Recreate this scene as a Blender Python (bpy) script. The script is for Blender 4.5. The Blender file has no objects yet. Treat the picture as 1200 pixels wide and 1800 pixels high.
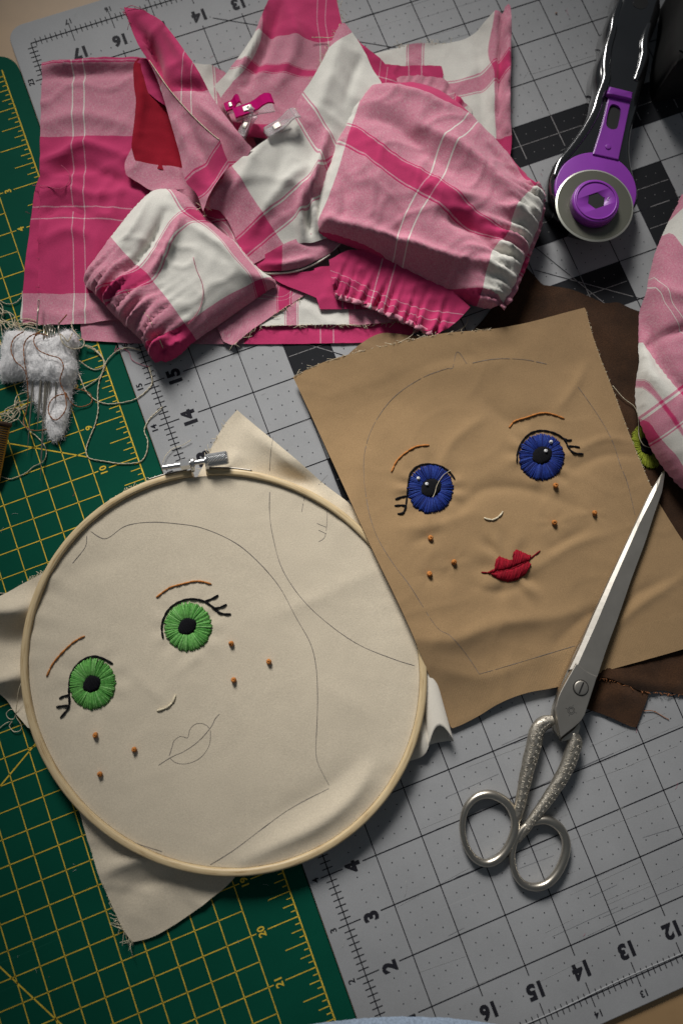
import bpy, bmesh, math, random
import numpy as np
from mathutils import Vector, Matrix, noise, geometry
random.seed(7); rng = np.random.default_rng(7)
IN = 0.0254                      # everything below is authored in inches (the mats carry an inch grid)

# ------------------------------------------------------------------ camera, light, exposure
R = np.array([[0.93314114, -0.35857384, 0.02593095],
              [-0.35084357, -0.92401608, -0.15199698],
              [0.07846275, 0.13273693, -0.98804074]])
C = np.array([0.67641548, 8.77984184, 14.99716366]); F = 1229.126
scene = bpy.context.scene
col = scene.collection
cd = bpy.data.cameras.new('camera'); cam = bpy.data.objects.new('camera', cd); col.objects.link(cam)
cam.matrix_world = Matrix(((R[0][0], -R[1][0], -R[2][0], C[0]*IN), (R[0][1], -R[1][1], -R[2][1], C[1]*IN),
                           (R[0][2], -R[1][2], -R[2][2], C[2]*IN), (0, 0, 0, 1)))
cd.sensor_fit = 'VERTICAL'; cd.sensor_height = 36; cd.lens = F/1800*36
cd.clip_start = 0.01; cd.clip_end = 20
cd.dof.use_dof = True; cd.dof.focus_distance = 15.0*IN; cd.dof.aperture_fstop = 4.0
scene.camera = cam
world = bpy.data.worlds.new('World'); scene.world = world; world.use_nodes = True
world.node_tree.nodes['Background'].inputs[0].default_value = (0.80, 0.90, 1.0, 1)
world.node_tree.nodes['Background'].inputs[1].default_value = 0.07

def area(name, loc, target, sx, sy, watts, colour, spread=180):
    l = bpy.data.lights.new(name, 'AREA'); l.shape = 'RECTANGLE'; l.size = sx*IN; l.size_y = sy*IN
    l.energy = watts; l.color = colour; l.spread = math.radians(spread)
    o = bpy.data.objects.new(name, l); col.objects.link(o); o.location = Vector(loc)*IN
    o.rotation_euler = (Vector(target)-Vector(loc)).to_track_quat('-Z', 'Y').to_euler()
    return o
area('window_light', (5.5, 40, 20.5), (3.0, 11.0, 0), 16, 13, 0.64, (1.0, 0.975, 0.94), 29)
scene.view_settings.view_transform = 'Standard'; scene.view_settings.look = 'None'
scene.view_settings.exposure = 0.0; scene.view_settings.gamma = 1.0
scene.cycles.use_denoising = True

# ------------------------------------------------------------------ helpers
def W(px, py, h=0.0):
    """photo pixel -> point on the horizontal plane at height h (inches)"""
    v = R.T @ np.array([(px-600)/F, (py-900)/F, 1.0]); t = (h-C[2])/v[2]
    return C+t*v

def catmull(P, n=8, closed=False, corner=None):
    P = np.array(P, float); m = len(P); out = []
    def isc(i):
        if corner is None: return False
        if not closed and (i == 0 or i == m-1): return True
        a = P[i, :2]-P[(i-1) % m, :2]; b = P[(i+1) % m, :2]-P[i, :2]
        c = (a@b)/(np.linalg.norm(a)*np.linalg.norm(b)+1e-9)
        return c < math.cos(math.radians(corner))
    segs = m if closed else m-1
    for i in range(segs):
        p1, p2 = P[i], P[(i+1) % m]
        if closed: p0, p3 = P[i-1], P[(i+2) % m]
        else: p0, p3 = P[max(i-1, 0)], P[min(i+2, m-1)]
        m1 = (p2-p0)/2; m2 = (p3-p1)/2
        if isc(i): m1 = p2-p1
        if isc((i+1) % m): m2 = p2-p1
        for t in np.linspace(0, 1, n, endpoint=False):
            out.append((2*t**3-3*t**2+1)*p1+(t**3-2*t**2+t)*m1+(-2*t**3+3*t**2)*p2+(t**3-t**2)*m2)
    if not closed: out.append(P[-1])
    return np.array(out)

def resample(P, step, closed=False):
    P = np.array(P, float)
    if closed: P = np.vstack([P, P[:1]])
    d = np.r_[0, np.cumsum(np.linalg.norm(np.diff(P, axis=0), axis=1))]
    n = max(3, int(round(d[-1]/step)))
    t = np.linspace(0, d[-1], n+1)
    Q = np.column_stack([np.interp(t, d, P[:, k]) for k in range(P.shape[1])])
    return Q[:-1] if closed else Q

def props(o, label=None, cat=None, group=None, kind=None):
    if label: o['label'] = label
    if cat: o['category'] = cat
    if group: o['group'] = group
    if kind: o['kind'] = kind
    return o

def thing(name, label, cat, base, group=None):
    o = bpy.data.objects.new(name, None); col.objects.link(o); o.empty_display_size = 0.01
    o.location = Vector(base)*IN
    return props(o, label, cat, group)

def wloc(o):
    v = Vector((0, 0, 0))
    while o is not None: v = v+o.location; o = o.parent
    return v

def link(name, me, mats, parent=None, loc=None):
    o = bpy.data.objects.new(name, me); col.objects.link(o)
    for m in (mats if isinstance(mats, (list, tuple)) else [mats]): me.materials.append(m)
    if parent is not None: o.parent = parent
    if loc is not None: o.location = loc
    return o

def mesh(name, verts, faces, mats, parent=None, smooth=True, base=None, uv=None, mi=None):
    """verts in inches, world coordinates; the object's origin sits at its own base"""
    V = np.array(verts, float)
    if base is None: base = np.array([V[:, 0].mean(), V[:, 1].mean(), V[:, 2].min()])
    me = bpy.data.meshes.new(name)
    me.from_pydata(((V-base)*IN).tolist(), [], [tuple(int(i) for i in f) for f in faces])
    if smooth: me.polygons.foreach_set('use_smooth', [True]*len(me.polygons))
    if mi is not None: me.polygons.foreach_set('material_index', list(mi))
    if uv is not None:
        l = me.uv_layers.new(name='UVMap'); vi = np.zeros(len(me.loops), int); me.loops.foreach_get('vertex_index', vi)
        l.data.foreach_set('uv', np.array(uv, float)[vi].ravel())
    me.update()
    o = link(name, me, mats, parent)
    o.location = Vector(base)*IN-(wloc(parent) if parent is not None else Vector((0, 0, 0)))
    return o

def tube_geo(pts, rad, n=6, flat=1.0):
    P = np.array(pts, float); m = len(P)
    r = np.full(m, rad) if np.isscalar(rad) else np.array(rad, float)
    T = np.gradient(P, axis=0); T /= np.linalg.norm(T, axis=1)[:, None]+1e-12
    up = np.array([0, 0, 1.0]); V = []; Fc = []
    for i in range(m):
        s = np.cross(T[i], up); l = np.linalg.norm(s)
        s = s/l if l > 1e-3 else np.array([1.0, 0, 0]); u = np.cross(s, T[i])
        for k in range(n):
            a = 2*math.pi*k/n; V.append(P[i]+r[i]*(math.cos(a)*s+math.sin(a)*u*flat))
    for i in range(m-1):
        for k in range(n):
            Fc.append((i*n+k, i*n+(k+1) % n, (i+1)*n+(k+1) % n, (i+1)*n+k))
    Fc.append(tuple(range(n))[::-1]); Fc.append(tuple((m-1)*n+k for k in range(n)))
    return V, Fc

class Geo:
    def __init__(s): s.V = []; s.F = []; s.mi = []
    def add(s, V, Fc, mi=0):
        o = len(s.V); s.V.extend(list(V)); s.F.extend([tuple(i+o for i in f) for f in Fc]); s.mi.extend([mi]*len(Fc)); return s
    def tube(s, pts, rad, n=6, flat=1.0, mi=0): return s.add(*tube_geo(pts, rad, n, flat), mi)
    def build(s, name, mats, parent=None, smooth=True, base=None):
        return mesh(name, s.V, s.F, mats, parent, smooth, base, mi=s.mi if isinstance(mats, (list, tuple)) else None)

def ring_tube_geo(pts, rad, n=10, flat=1.0):
    """closed loop tube"""
    P = np.array(pts, float); m = len(P); r = np.full(m, rad) if np.isscalar(rad) else np.array(rad)
    T = np.roll(P, -1, 0)-np.roll(P, 1, 0); T /= np.linalg.norm(T, axis=1)[:, None]
    V = []; Fc = []
    for i in range(m):
        s = np.cross(T[i], [0, 0, 1.0]); s /= np.linalg.norm(s)+1e-9; u = np.cross(s, T[i])
        for k in range(n):
            a = 2*math.pi*k/n; V.append(P[i]+r[i]*(math.cos(a)*s+math.sin(a)*flat*u))
    for i in range(m):
        for k in range(n):
            j = (i+1) % m; Fc.append((i*n+k, i*n+(k+1) % n, j*n+(k+1) % n, j*n+k))
    return V, Fc

def area2(P): return 0.5*np.sum(P[:, 0]*np.roll(P[:, 1], -1)-np.roll(P[:, 0], -1)*P[:, 1])

def slab_geo(P2, z0, z1, rnd=0.0, steps=3, holes=()):
    """plan outline (xy) from z0 to z1 with a rounded top edge"""
    P = np.array(P2, float)[:, :2]
    if area2(P) < 0: P = P[::-1]
    T = np.roll(P, -1, 0)-np.roll(P, 1, 0); N = np.column_stack([T[:, 1], -T[:, 0]]); N /= np.linalg.norm(N, axis=1)[:, None]+1e-9
    m = len(P); rings = []
    def zz(z): return z if np.isscalar(z) else np.array([z[0]*p[0]+z[1]*p[1]+z[2] for p in P])
    rings.append((P, z0))
    if rnd > 0:
        for k in range(steps+1):
            a = math.pi/2*k/steps
            rings.append((P-N*rnd*(1-math.cos(a)), z1-rnd+rnd*math.sin(a)))
    else: rings.append((P, z1))
    V = []; Fc = []
    for q, z in rings:
        for p in q: V.append((p[0], p[1], z))
    for i in range(len(rings)-1):
        for k in range(m):
            j = (k+1) % m; Fc.append((i*m+k, i*m+j, (i+1)*m+j, (i+1)*m+k))
    top = [(V[(len(rings)-1)*m+k][0], V[(len(rings)-1)*m+k][1]) for k in range(m)]
    zt = rings[-1][1]
    if not holes:
        b = (len(rings)-1)*m
        tri = geometry.tessellate_polygon([[Vector((x, y, 0)) for x, y in top]])
        for t in tri:
            a, b2, c = [Vector(top[i]) for i in t]
            t = t if (b2-a).cross(c-a) > 0 else t[::-1]
            Fc.append(tuple(b+i for i in t))
    else:
        b = (len(rings)-1)*m; polys = [[Vector((x, y, 0)) for x, y in top]]; idx = list(range(b, b+m))
        for h in holes:
            h = np.array(h)[:, :2]
            if area2(h) > 0: h = h[::-1]
            o = len(V)
            for p in h: V.append((p[0], p[1], zt))
            for p in h: V.append((p[0], p[1], z0))
            q = len(h)
            for k in range(q): Fc.append((o+k, o+(k+1) % q, o+q+(k+1) % q, o+q+k)[::-1])
            polys.append([Vector((p[0], p[1], 0)) for p in h]); idx += list(range(o, o+q))
        flat = [p for pl in polys for p in pl]
        for t in geometry.tessellate_polygon(polys):
            a, b2, c = [flat[i].to_2d() for i in t]
            t = t if (b2-a).cross(c-a) > 0 else t[::-1]
            Fc.append(tuple(idx[i] for i in t))
    Fc.append(tuple(range(m))[::-1])
    return V, Fc

def pix(P, h, n=6, corner=40, closed=True):
    """photo outline -> plan outline at height h"""
    return catmull([W(x, y, h) for x, y in P], n, closed, corner)

def circle(c, r, n=48, z=None):
    a = np.linspace(0, 2*math.pi, n, endpoint=False)
    Q = np.column_stack([c[0]+r*np.cos(a), c[1]+r*np.sin(a)])
    return Q if z is None else np.column_stack([Q, np.full(n, z)])

# ------------------------------------------------------------------ materials
def nodes(name):
    m = bpy.data.materials.new(name); m.use_nodes = True; t = m.node_tree
    return m, t, t.nodes['Principled BSDF']

def N(t, kind, **kw):
    n = t.nodes.new(kind)
    for k, v in kw.items():
        if k in n.inputs.keys() if isinstance(k, str) else False: n.inputs[k].default_value = v
        else: setattr(n, k, v)
    return n

def mixc(t, fac, a, b, mode='MIX'):
    n = t.nodes.new('ShaderNodeMix'); n.data_type = 'RGBA'; n.blend_type = mode
    for s, v in ((0, fac), (6, a), (7, b)):
        if hasattr(v, 'is_output') or hasattr(v, 'links'): t.links.new(v, n.inputs[s])
        else: n.inputs[s].default_value = v if s == 0 else (*v[:3], 1)
    return n.outputs[2]

def noise_node(t, coord, scale, detail=3, rough=0.55):
    n = t.nodes.new('ShaderNodeTexNoise'); n.inputs['Scale'].default_value = scale
    n.inputs['Detail'].default_value = detail; n.inputs['Roughness'].default_value = rough
    t.links.new(coord, n.inputs['Vector']); return n.outputs['Fac']

def ramp(t, fac, stops, interp='LINEAR'):
    n = t.nodes.new('ShaderNodeValToRGB'); cr = n.color_ramp; cr.interpolation = interp
    while len(cr.elements) < len(stops): cr.elements.new(0.5)
    for e, (p, c) in zip(cr.elements, stops):
        e.position = p; e.color = (*c, 1) if len(c) == 3 else c
    t.links.new(fac, n.inputs[0]); return n.outputs[0]

def math_node(t, op, a, b=None):
    n = t.nodes.new('ShaderNodeMath'); n.operation = op
    for i, v in enumerate((a, b)):
        if v is None: continue
        if hasattr(v, 'links'): t.links.new(v, n.inputs[i])
        else: n.inputs[i].default_value = v
    return n.outputs[0]

def bump(t, bsdf, h, strength, dist):
    n = t.nodes.new('ShaderNodeBump'); n.inputs['Strength'].default_value = strength; n.inputs['Distance'].default_value = dist
    t.links.new(h, n.inputs['Height']); t.links.new(n.outputs[0], bsdf.inputs['Normal'])

def plain(name, c, rough=0.5, metal=0.0, vary=0.12, vscale=60, bs=0.0, bscale=800, coat=0.0, ior=1.45):
    m, t, b = nodes(name); co = t.nodes.new('ShaderNodeTexCoord').outputs['Object']
    f = noise_node(t, co, vscale, 5)
    lo = [x*(1-vary) for x in c]; hi = [min(1, x*(1+vary)) for x in c]
    t.links.new(ramp(t, f, [(0.3, lo), (0.7, hi)]), b.inputs['Base Color'])
    b.inputs['Roughness'].default_value = rough; b.inputs['Metallic'].default_value = metal
    b.inputs['Coat Weight'].default_value = coat; b.inputs['IOR'].default_value = ior
    if bs: bump(t, b, noise_node(t, co, bscale, 3), bs, 0.0004)
    return m

def fabric(name, c, vary=0.06, grain=0.10, gscale=1500, sheen=0.25, bs=0.25, ribs=False, twill=False, rough=0.92):
    m, t, b = nodes(name); tc = t.nodes.new('ShaderNodeTexCoord'); co = tc.outputs['Object']
    f = noise_node(t, co, 35, 4); g = noise_node(t, co, gscale, 2, 0.7)
    base = ramp(t, f, [(0.3, [x*(1-vary) for x in c]), (0.7, [min(1, x*(1+vary)) for x in c])])
    gr = ramp(t, g, [(0.25, [1-grain]*3), (0.75, [1+grain*0.6]*3)])
    out = mixc(t, 1.0, base, gr, 'MULTIPLY')
    h = math_node(t, 'MULTIPLY', g, 1.0)
    if twill or ribs:
        w = t.nodes.new('ShaderNodeTexWave'); w.inputs['Scale'].default_value = 9.0 if ribs else 5.0; w.inputs['Distortion'].default_value = 1.5
        w.inputs['Detail Scale'].default_value = 2.0
        t.links.new(tc.outputs['UV'], w.inputs['Vector']); w.wave_type = 'BANDS'; w.bands_direction = 'X' if ribs else 'DIAGONAL'
        if ribs:                                            # woven selvedge: cross ribs within 0.75 in of the finished edge
            s = t.nodes.new('ShaderNodeSeparateXYZ'); t.links.new(tc.outputs['UV'], s.inputs[0])
            k = math_node(t, 'LESS_THAN', s.outputs['Y'], 0.72)
            rc = mixc(t, w.outputs['Fac'], [0.98, 0.97, 0.96], [1.08, 1.10, 1.12])
            out = mixc(t, k, out, mixc(t, 1.0, out, rc, 'MULTIPLY'))
            h = math_node(t, 'ADD', h, math_node(t, 'MULTIPLY', w.outputs['Fac'], k))
        else:
            h = math_node(t, 'ADD', h, w.outputs['Fac'])
    t.links.new(out, b.inputs['Base Color'])
    b.inputs['Roughness'].default_value = rough; b.inputs['Specular IOR Level'].default_value = 0.15
    b.inputs['Sheen Weight'].default_value = sheen; b.inputs['Sheen Roughness'].default_value = 0.5
    bump(t, b, h, bs, 0.0003)
    return m

def plaid(name):
    """woven check: UV in inches, 7.1 in repeat; average of warp and weft yarn colour"""
    m, t, b = nodes(name); tc = t.nodes.new('ShaderNodeTexCoord')
    s = t.nodes.new('ShaderNodeSeparateXYZ'); t.links.new(tc.outputs['UV'], s.inputs[0])
    T = 7.1
    seq = [(0, 1), (1.65, 0), (1.68, 1), (1.93, 0), (1.96, 1), (3.6, 0), (5.11, 1), (5.14, 0), (5.165, 1), (5.505, 0), (5.53, 1), (5.56, 0)]
    st = [(a/T, (v, v, v)) for a, v in seq]
    def yarn(x):
        f = math_node(t, 'FRACT', math_node(t, 'ADD', math_node(t, 'DIVIDE', x, T), 4.0))
        return ramp(t, f, st, 'CONSTANT')
    def slub(sx, sy, k):                                   # slubby yarns: which of the two yarns shows on top varies along each thread
        mp = t.nodes.new('ShaderNodeMapping'); mp.inputs['Scale'].default_value = (sx, sy, 1); mp.inputs['Location'].default_value = (k, k, 0)
        t.links.new(tc.outputs['UV'], mp.inputs['Vector']); return noise_node(t, mp.outputs[0], 1.0, 2, 0.6)
    d = math_node(t, 'SUBTRACT', slub(60, 14, 0.0), slub(14, 60, 3.0))
    fac = math_node(t, 'ADD', math_node(t, 'MULTIPLY', d, 0.5), 0.5)
    pm = t.nodes.new('ShaderNodeMix'); pm.data_type = 'FLOAT'; t.links.new(fac, pm.inputs[0]); t.links.new(yarn(s.outputs['X']), pm.inputs[2]); t.links.new(yarn(s.outputs['Y']), pm.inputs[3])
    p = pm.outputs[0]
    co = tc.outputs['Object']; g = noise_node(t, co, 1700, 2, 0.7); f = noise_node(t, co, 40, 4)
    c = ramp(t, p, [(0.0, (0.70, 0.68, 0.62)), (0.5, (0.60, 0.235, 0.318)), (1.0, (0.54, 0.040, 0.145))])
    c = mixc(t, 1.0, c, ramp(t, g, [(0.25, [0.86]*3), (0.75, [1.08]*3)]), 'MULTIPLY')
    c = mixc(t, 1.0, c, ramp(t, f, [(0.3, [0.94]*3), (0.7, [1.04]*3)]), 'MULTIPLY')
    t.links.new(c, b.inputs['Base Color'])
    b.inputs['Roughness'].default_value = 0.92; b.inputs['Specular IOR Level'].default_value = 0.12
    b.inputs['Sheen Weight'].default_value = 0.2; b.inputs['Sheen Roughness'].default_value = 0.5
    bump(t, b, g, 0.3, 0.0003)
    return m

def mat_board(name, c, scratch, hi, spec=0.3):
    """self-healing cutting mat: matte vinyl with fine cut lines and smudges"""
    m, t, b = nodes(name); tc = t.nodes.new('ShaderNodeTexCoord'); co = tc.outputs['Object']
    mp = t.nodes.new('ShaderNodeMapping'); mp.inputs['Scale'].default_value = (8, 900, 1); t.links.new(co, mp.inputs['Vector'])
    sc = noise_node(t, mp.outputs[0], 1.0, 2, 0.5)
    f = noise_node(t, co, 22, 5, 0.65); g = noise_node(t, co, 1400, 2, 0.7)
    c0 = ramp(t, f, [(0.3, [x*0.90 for x in c]), (0.7, [min(1, x*1.06) for x in c])])
    c0 = mixc(t, 1.0, c0, ramp(t, g, [(0.2, [0.93]*3), (0.8, [1.05]*3)]), 'MULTIPLY')
    cut = ramp(t, sc, [(0.0, (0, 0, 0)), (0.70, (0, 0, 0)), (0.74, (1, 1, 1))])
    reg = ramp(t, noise_node(t, co, 14, 3), [(0.50, (0, 0, 0)), (0.62, (1, 1, 1))])
    k = mixc(t, 1.0, cut, reg, 'MULTIPLY')
    kk = math_node(t, 'MULTIPLY', k, scratch)
    c1 = mixc(t, kk, c0, hi)
    smu = ramp(t, noise_node(t, co, 120, 4, 0.7), [(0.66, (0, 0, 0)), (0.74, (1, 1, 1))])
    c2 = mixc(t, math_node(t, 'MULTIPLY', smu, scratch*0.35), c1, [x*0.62 for x in c])
    t.links.new(c2, b.inputs['Base Color'])
    b.inputs['Roughness'].default_value = 0.55; b.inputs['Specular IOR Level'].default_value = spec
    bump(t, b, g, 0.12, 0.0002)
    return m

M = {}
M['plaid'] = plaid('plaid cotton')
M['tan'] = fabric('tan cotton', (0.355, 0.228, 0.114), ribs=True, grain=0.2, gscale=2000)
M['tan2'] = fabric('tan cotton plain', (0.28, 0.18, 0.095), grain=0.12)
M['cream'] = fabric('cream cotton', (0.66, 0.575, 0.44), grain=0.17, vary=0.04)
M['ivory'] = fabric('ivory cotton', (0.74, 0.69, 0.60), grain=0.06, vary=0.03)
M['red'] = fabric('shade-painted pink cotton', (0.30, 0.003, 0.018), grain=0.15, sheen=0.1)  # hot pink cloth lying in shade; the shade is put into this colour
M['brown'] = fabric('brown suede cloth', (0.052, 0.024, 0.011), vary=0.45, grain=0.5, sheen=0.15, bs=0.6)
M['denim'] = fabric('washed denim', (0.30, 0.37, 0.47), grain=0.35, gscale=900)
M['wool'] = fabric('white wool', (0.80, 0.79, 0.79), vary=0.05, grain=0.15, sheen=0.5, bs=0.6)
M['fuzz'] = plain('wool fibre', (0.82, 0.81, 0.81), 0.9, vary=0.03)
M['white_mat'] = mat_board('white vinyl', (0.355, 0.360, 0.368), 0.45, (0.43, 0.43, 0.43), 0.2)
M['dark_print'] = mat_board('charcoal print', (0.022, 0.023, 0.026), 0.5, (0.11, 0.11, 0.115))
M['green_mat'] = mat_board('green vinyl', (0.003, 0.078, 0.048), 0.35, (0.03, 0.16, 0.11), 0.15)
M['black_ink'] = plain('black ink', (0.022, 0.022, 0.028), 0.5, vary=0.3, vscale=200)
M['grey_ink'] = plain('pale ink on charcoal', (0.26, 0.25, 0.25), 0.5, vary=0.3, vscale=400)
M['worn_ink'] = plain('worn ink', (0.05, 0.05, 0.055), 0.5, vary=0.3, vscale=300)
M['yellow_ink'] = plain('yellow ink', (0.72, 0.51, 0.06), 0.5, vary=0.25, vscale=250)
M['pencil'] = plain('pencil graphite', (0.17, 0.15, 0.14), 0.6, vary=0.5, vscale=500)
M['wood_table'] = plain('pale wood', (0.40, 0.25, 0.12), 0.5, vary=0.12, vscale=30)
M['steel'] = plain('polished steel', (0.60, 0.55, 0.47), 0.34, 1.0, vary=0.12, vscale=90)
M['steel_dull'] = plain('worn blade steel', (0.50, 0.47, 0.42), 0.50, 1.0, vary=0.10, vscale=70, bs=0.05, bscale=300)
M['engraved'] = plain('engraved nickel', (0.44, 0.41, 0.36), 0.30, 1.0, vary=0.35, vscale=600)
M['zinc'] = plain('zinc plated metal', (0.66, 0.66, 0.66), 0.35, 1.0, vary=0.05)
M['needle'] = plain('needle steel', (0.42, 0.39, 0.33), 0.4, 1.0, vary=0.05)
M['dark'] = plain('dark recess', (0.012, 0.012, 0.012), 0.6)
M['black_plastic'] = plain('black plastic', (0.012, 0.012, 0.013), 0.16, vary=0.2, coat=1.0, ior=1.9)
M['black_matte'] = plain('black matte plastic', (0.016, 0.016, 0.015), 0.9, vary=0.2)
M['purple'] = plain('purple plastic', (0.27, 0.045, 0.40), 0.38, vary=0.08, bs=0.05, bscale=900)
M['blade'] = plain('blade steel', (0.20, 0.20, 0.16), 0.42, 0.75, vary=0.05)
M['blade_edge'] = plain('ground blade edge', (0.62, 0.62, 0.54), 0.4, 0.6, vary=0.05)
def thread(name, c, r=0.75):
    m = plain(name, c, r, vary=0.3, vscale=900, bs=0.3, bscale=2500); m.node_tree.nodes['Principled BSDF'].inputs['Specular IOR Level'].default_value = 0.2; return m
M['t_black'] = thread('black floss', (0.006, 0.006, 0.008), 0.9)
M['t_green'] = thread('green floss', (0.13, 0.37, 0.085)); M['t_green2'] = thread('deep green floss', (0.075, 0.27, 0.05))
M['t_blue'] = thread('blue floss', (0.012, 0.030, 0.19)); M['t_blue2'] = thread('deep blue floss', (0.009, 0.018, 0.12))
M['t_red'] = thread('red floss', (0.27, 0.004, 0.016)); M['t_red2'] = thread('deep red floss', (0.19, 0.003, 0.011))
M['t_orange'] = thread('rust floss', (0.47, 0.18, 0.045)); M['t_cream'] = thread('cream thread', (0.66, 0.58, 0.42))
M['t_brown'] = thread('brown thread', (0.34, 0.14, 0.06)); M['t_lime'] = thread('lime floss', (0.26, 0.30, 0.03))
M['t_white'] = thread('white floss', (0.75, 0.75, 0.75)); M['t_pink'] = thread('pink thread', (0.50, 0.10, 0.18))
M['tape'] = plain('amber tape', (0.55, 0.26, 0.02), 0.4, vary=0.15)
def wood_ring():
    m, t, b = nodes('beech hoop'); tc = t.nodes.new('ShaderNodeTexCoord'); uv = tc.outputs['UV']
    mp = t.nodes.new('ShaderNodeMapping'); mp.inputs['Scale'].default_value = (2.0, 14, 1); t.links.new(uv, mp.inputs['Vector'])
    f = noise_node(t, mp.outputs[0], 1.0, 5, 0.65)
    t.links.new(ramp(t, f, [(0.30, (0.40, 0.26, 0.12)), (0.48, (0.64, 0.49, 0.28)), (0.75, (0.72, 0.58, 0.36))]), b.inputs['Base Color'])
    b.inputs['Roughness'].default_value = 0.42; bump(t, b, f, 0.1, 0.0003); return m
M['wood'] = wood_ring()
def clear(name, c, tr=0.75):
    m, t, b = nodes(name); b.inputs['Base Color'].default_value = (*c, 1); b.inputs['Roughness'].default_value = 0.08
    b.inputs['Transmission Weight'].default_value = tr; b.inputs['IOR'].default_value = 1.46; return m
M['pink_clear'] = clear('pink clear plastic', (0.75, 0.01, 0.24), 0.35); M['clear'] = clear('clear plastic', (0.92, 0.90, 0.90))

for k in ('black_ink', 'worn_ink', 'grey_ink', 'yellow_ink', 'dark_print', 'pencil', 'green_mat'):    # matte print
    b_ = M[k].node_tree.nodes['Principled BSDF']; b_.inputs['Specular IOR Level'].default_value = 0.06; b_.inputs['Roughness'].default_value = 0.8

# ------------------------------------------------------------------ cloth: a sheet with outline, relief, folds and weave coordinates
def tps_fit(X, Y, lam=1e-3):
    X = np.array(X, float); Y = np.array(Y, float); n = len(X)
    d = np.linalg.norm(X[:, None]-X[None], axis=2); K = d*d*np.log(d+1e-9)+lam*np.eye(n)
    P = np.c_[np.ones(n), X]; A = np.block([[K, P], [P.T, np.zeros((3, 3))]])
    s = np.linalg.lstsq(A, np.vstack([Y.reshape(n, -1), np.zeros((3, Y.reshape(n, -1).shape[1]))]), rcond=None)[0]
    def f(Q):
        Q = np.atleast_2d(np.array(Q, float)); r = np.zeros((len(Q), s.shape[1]))
        for k in range(0, len(Q), 4000):
            q = Q[k:k+4000]; d = np.linalg.norm(q[:, None]-X[None], axis=2)
            r[k:k+4000] = (d*d*np.log(d+1e-9))@s[:n]+np.c_[np.ones(len(q)), q]@s[n:]
        return r
    return f

def seg_dist(Q, A, B):
    """distance of points Q to each segment A-B -> (d, t) arrays"""
    AB = B-A; L = (AB**2).sum()+1e-12
    t = np.clip(((Q-A)@AB)/L, 0, 1)
    return np.linalg.norm(Q-(A+t[:, None]*AB), axis=1), t

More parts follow.
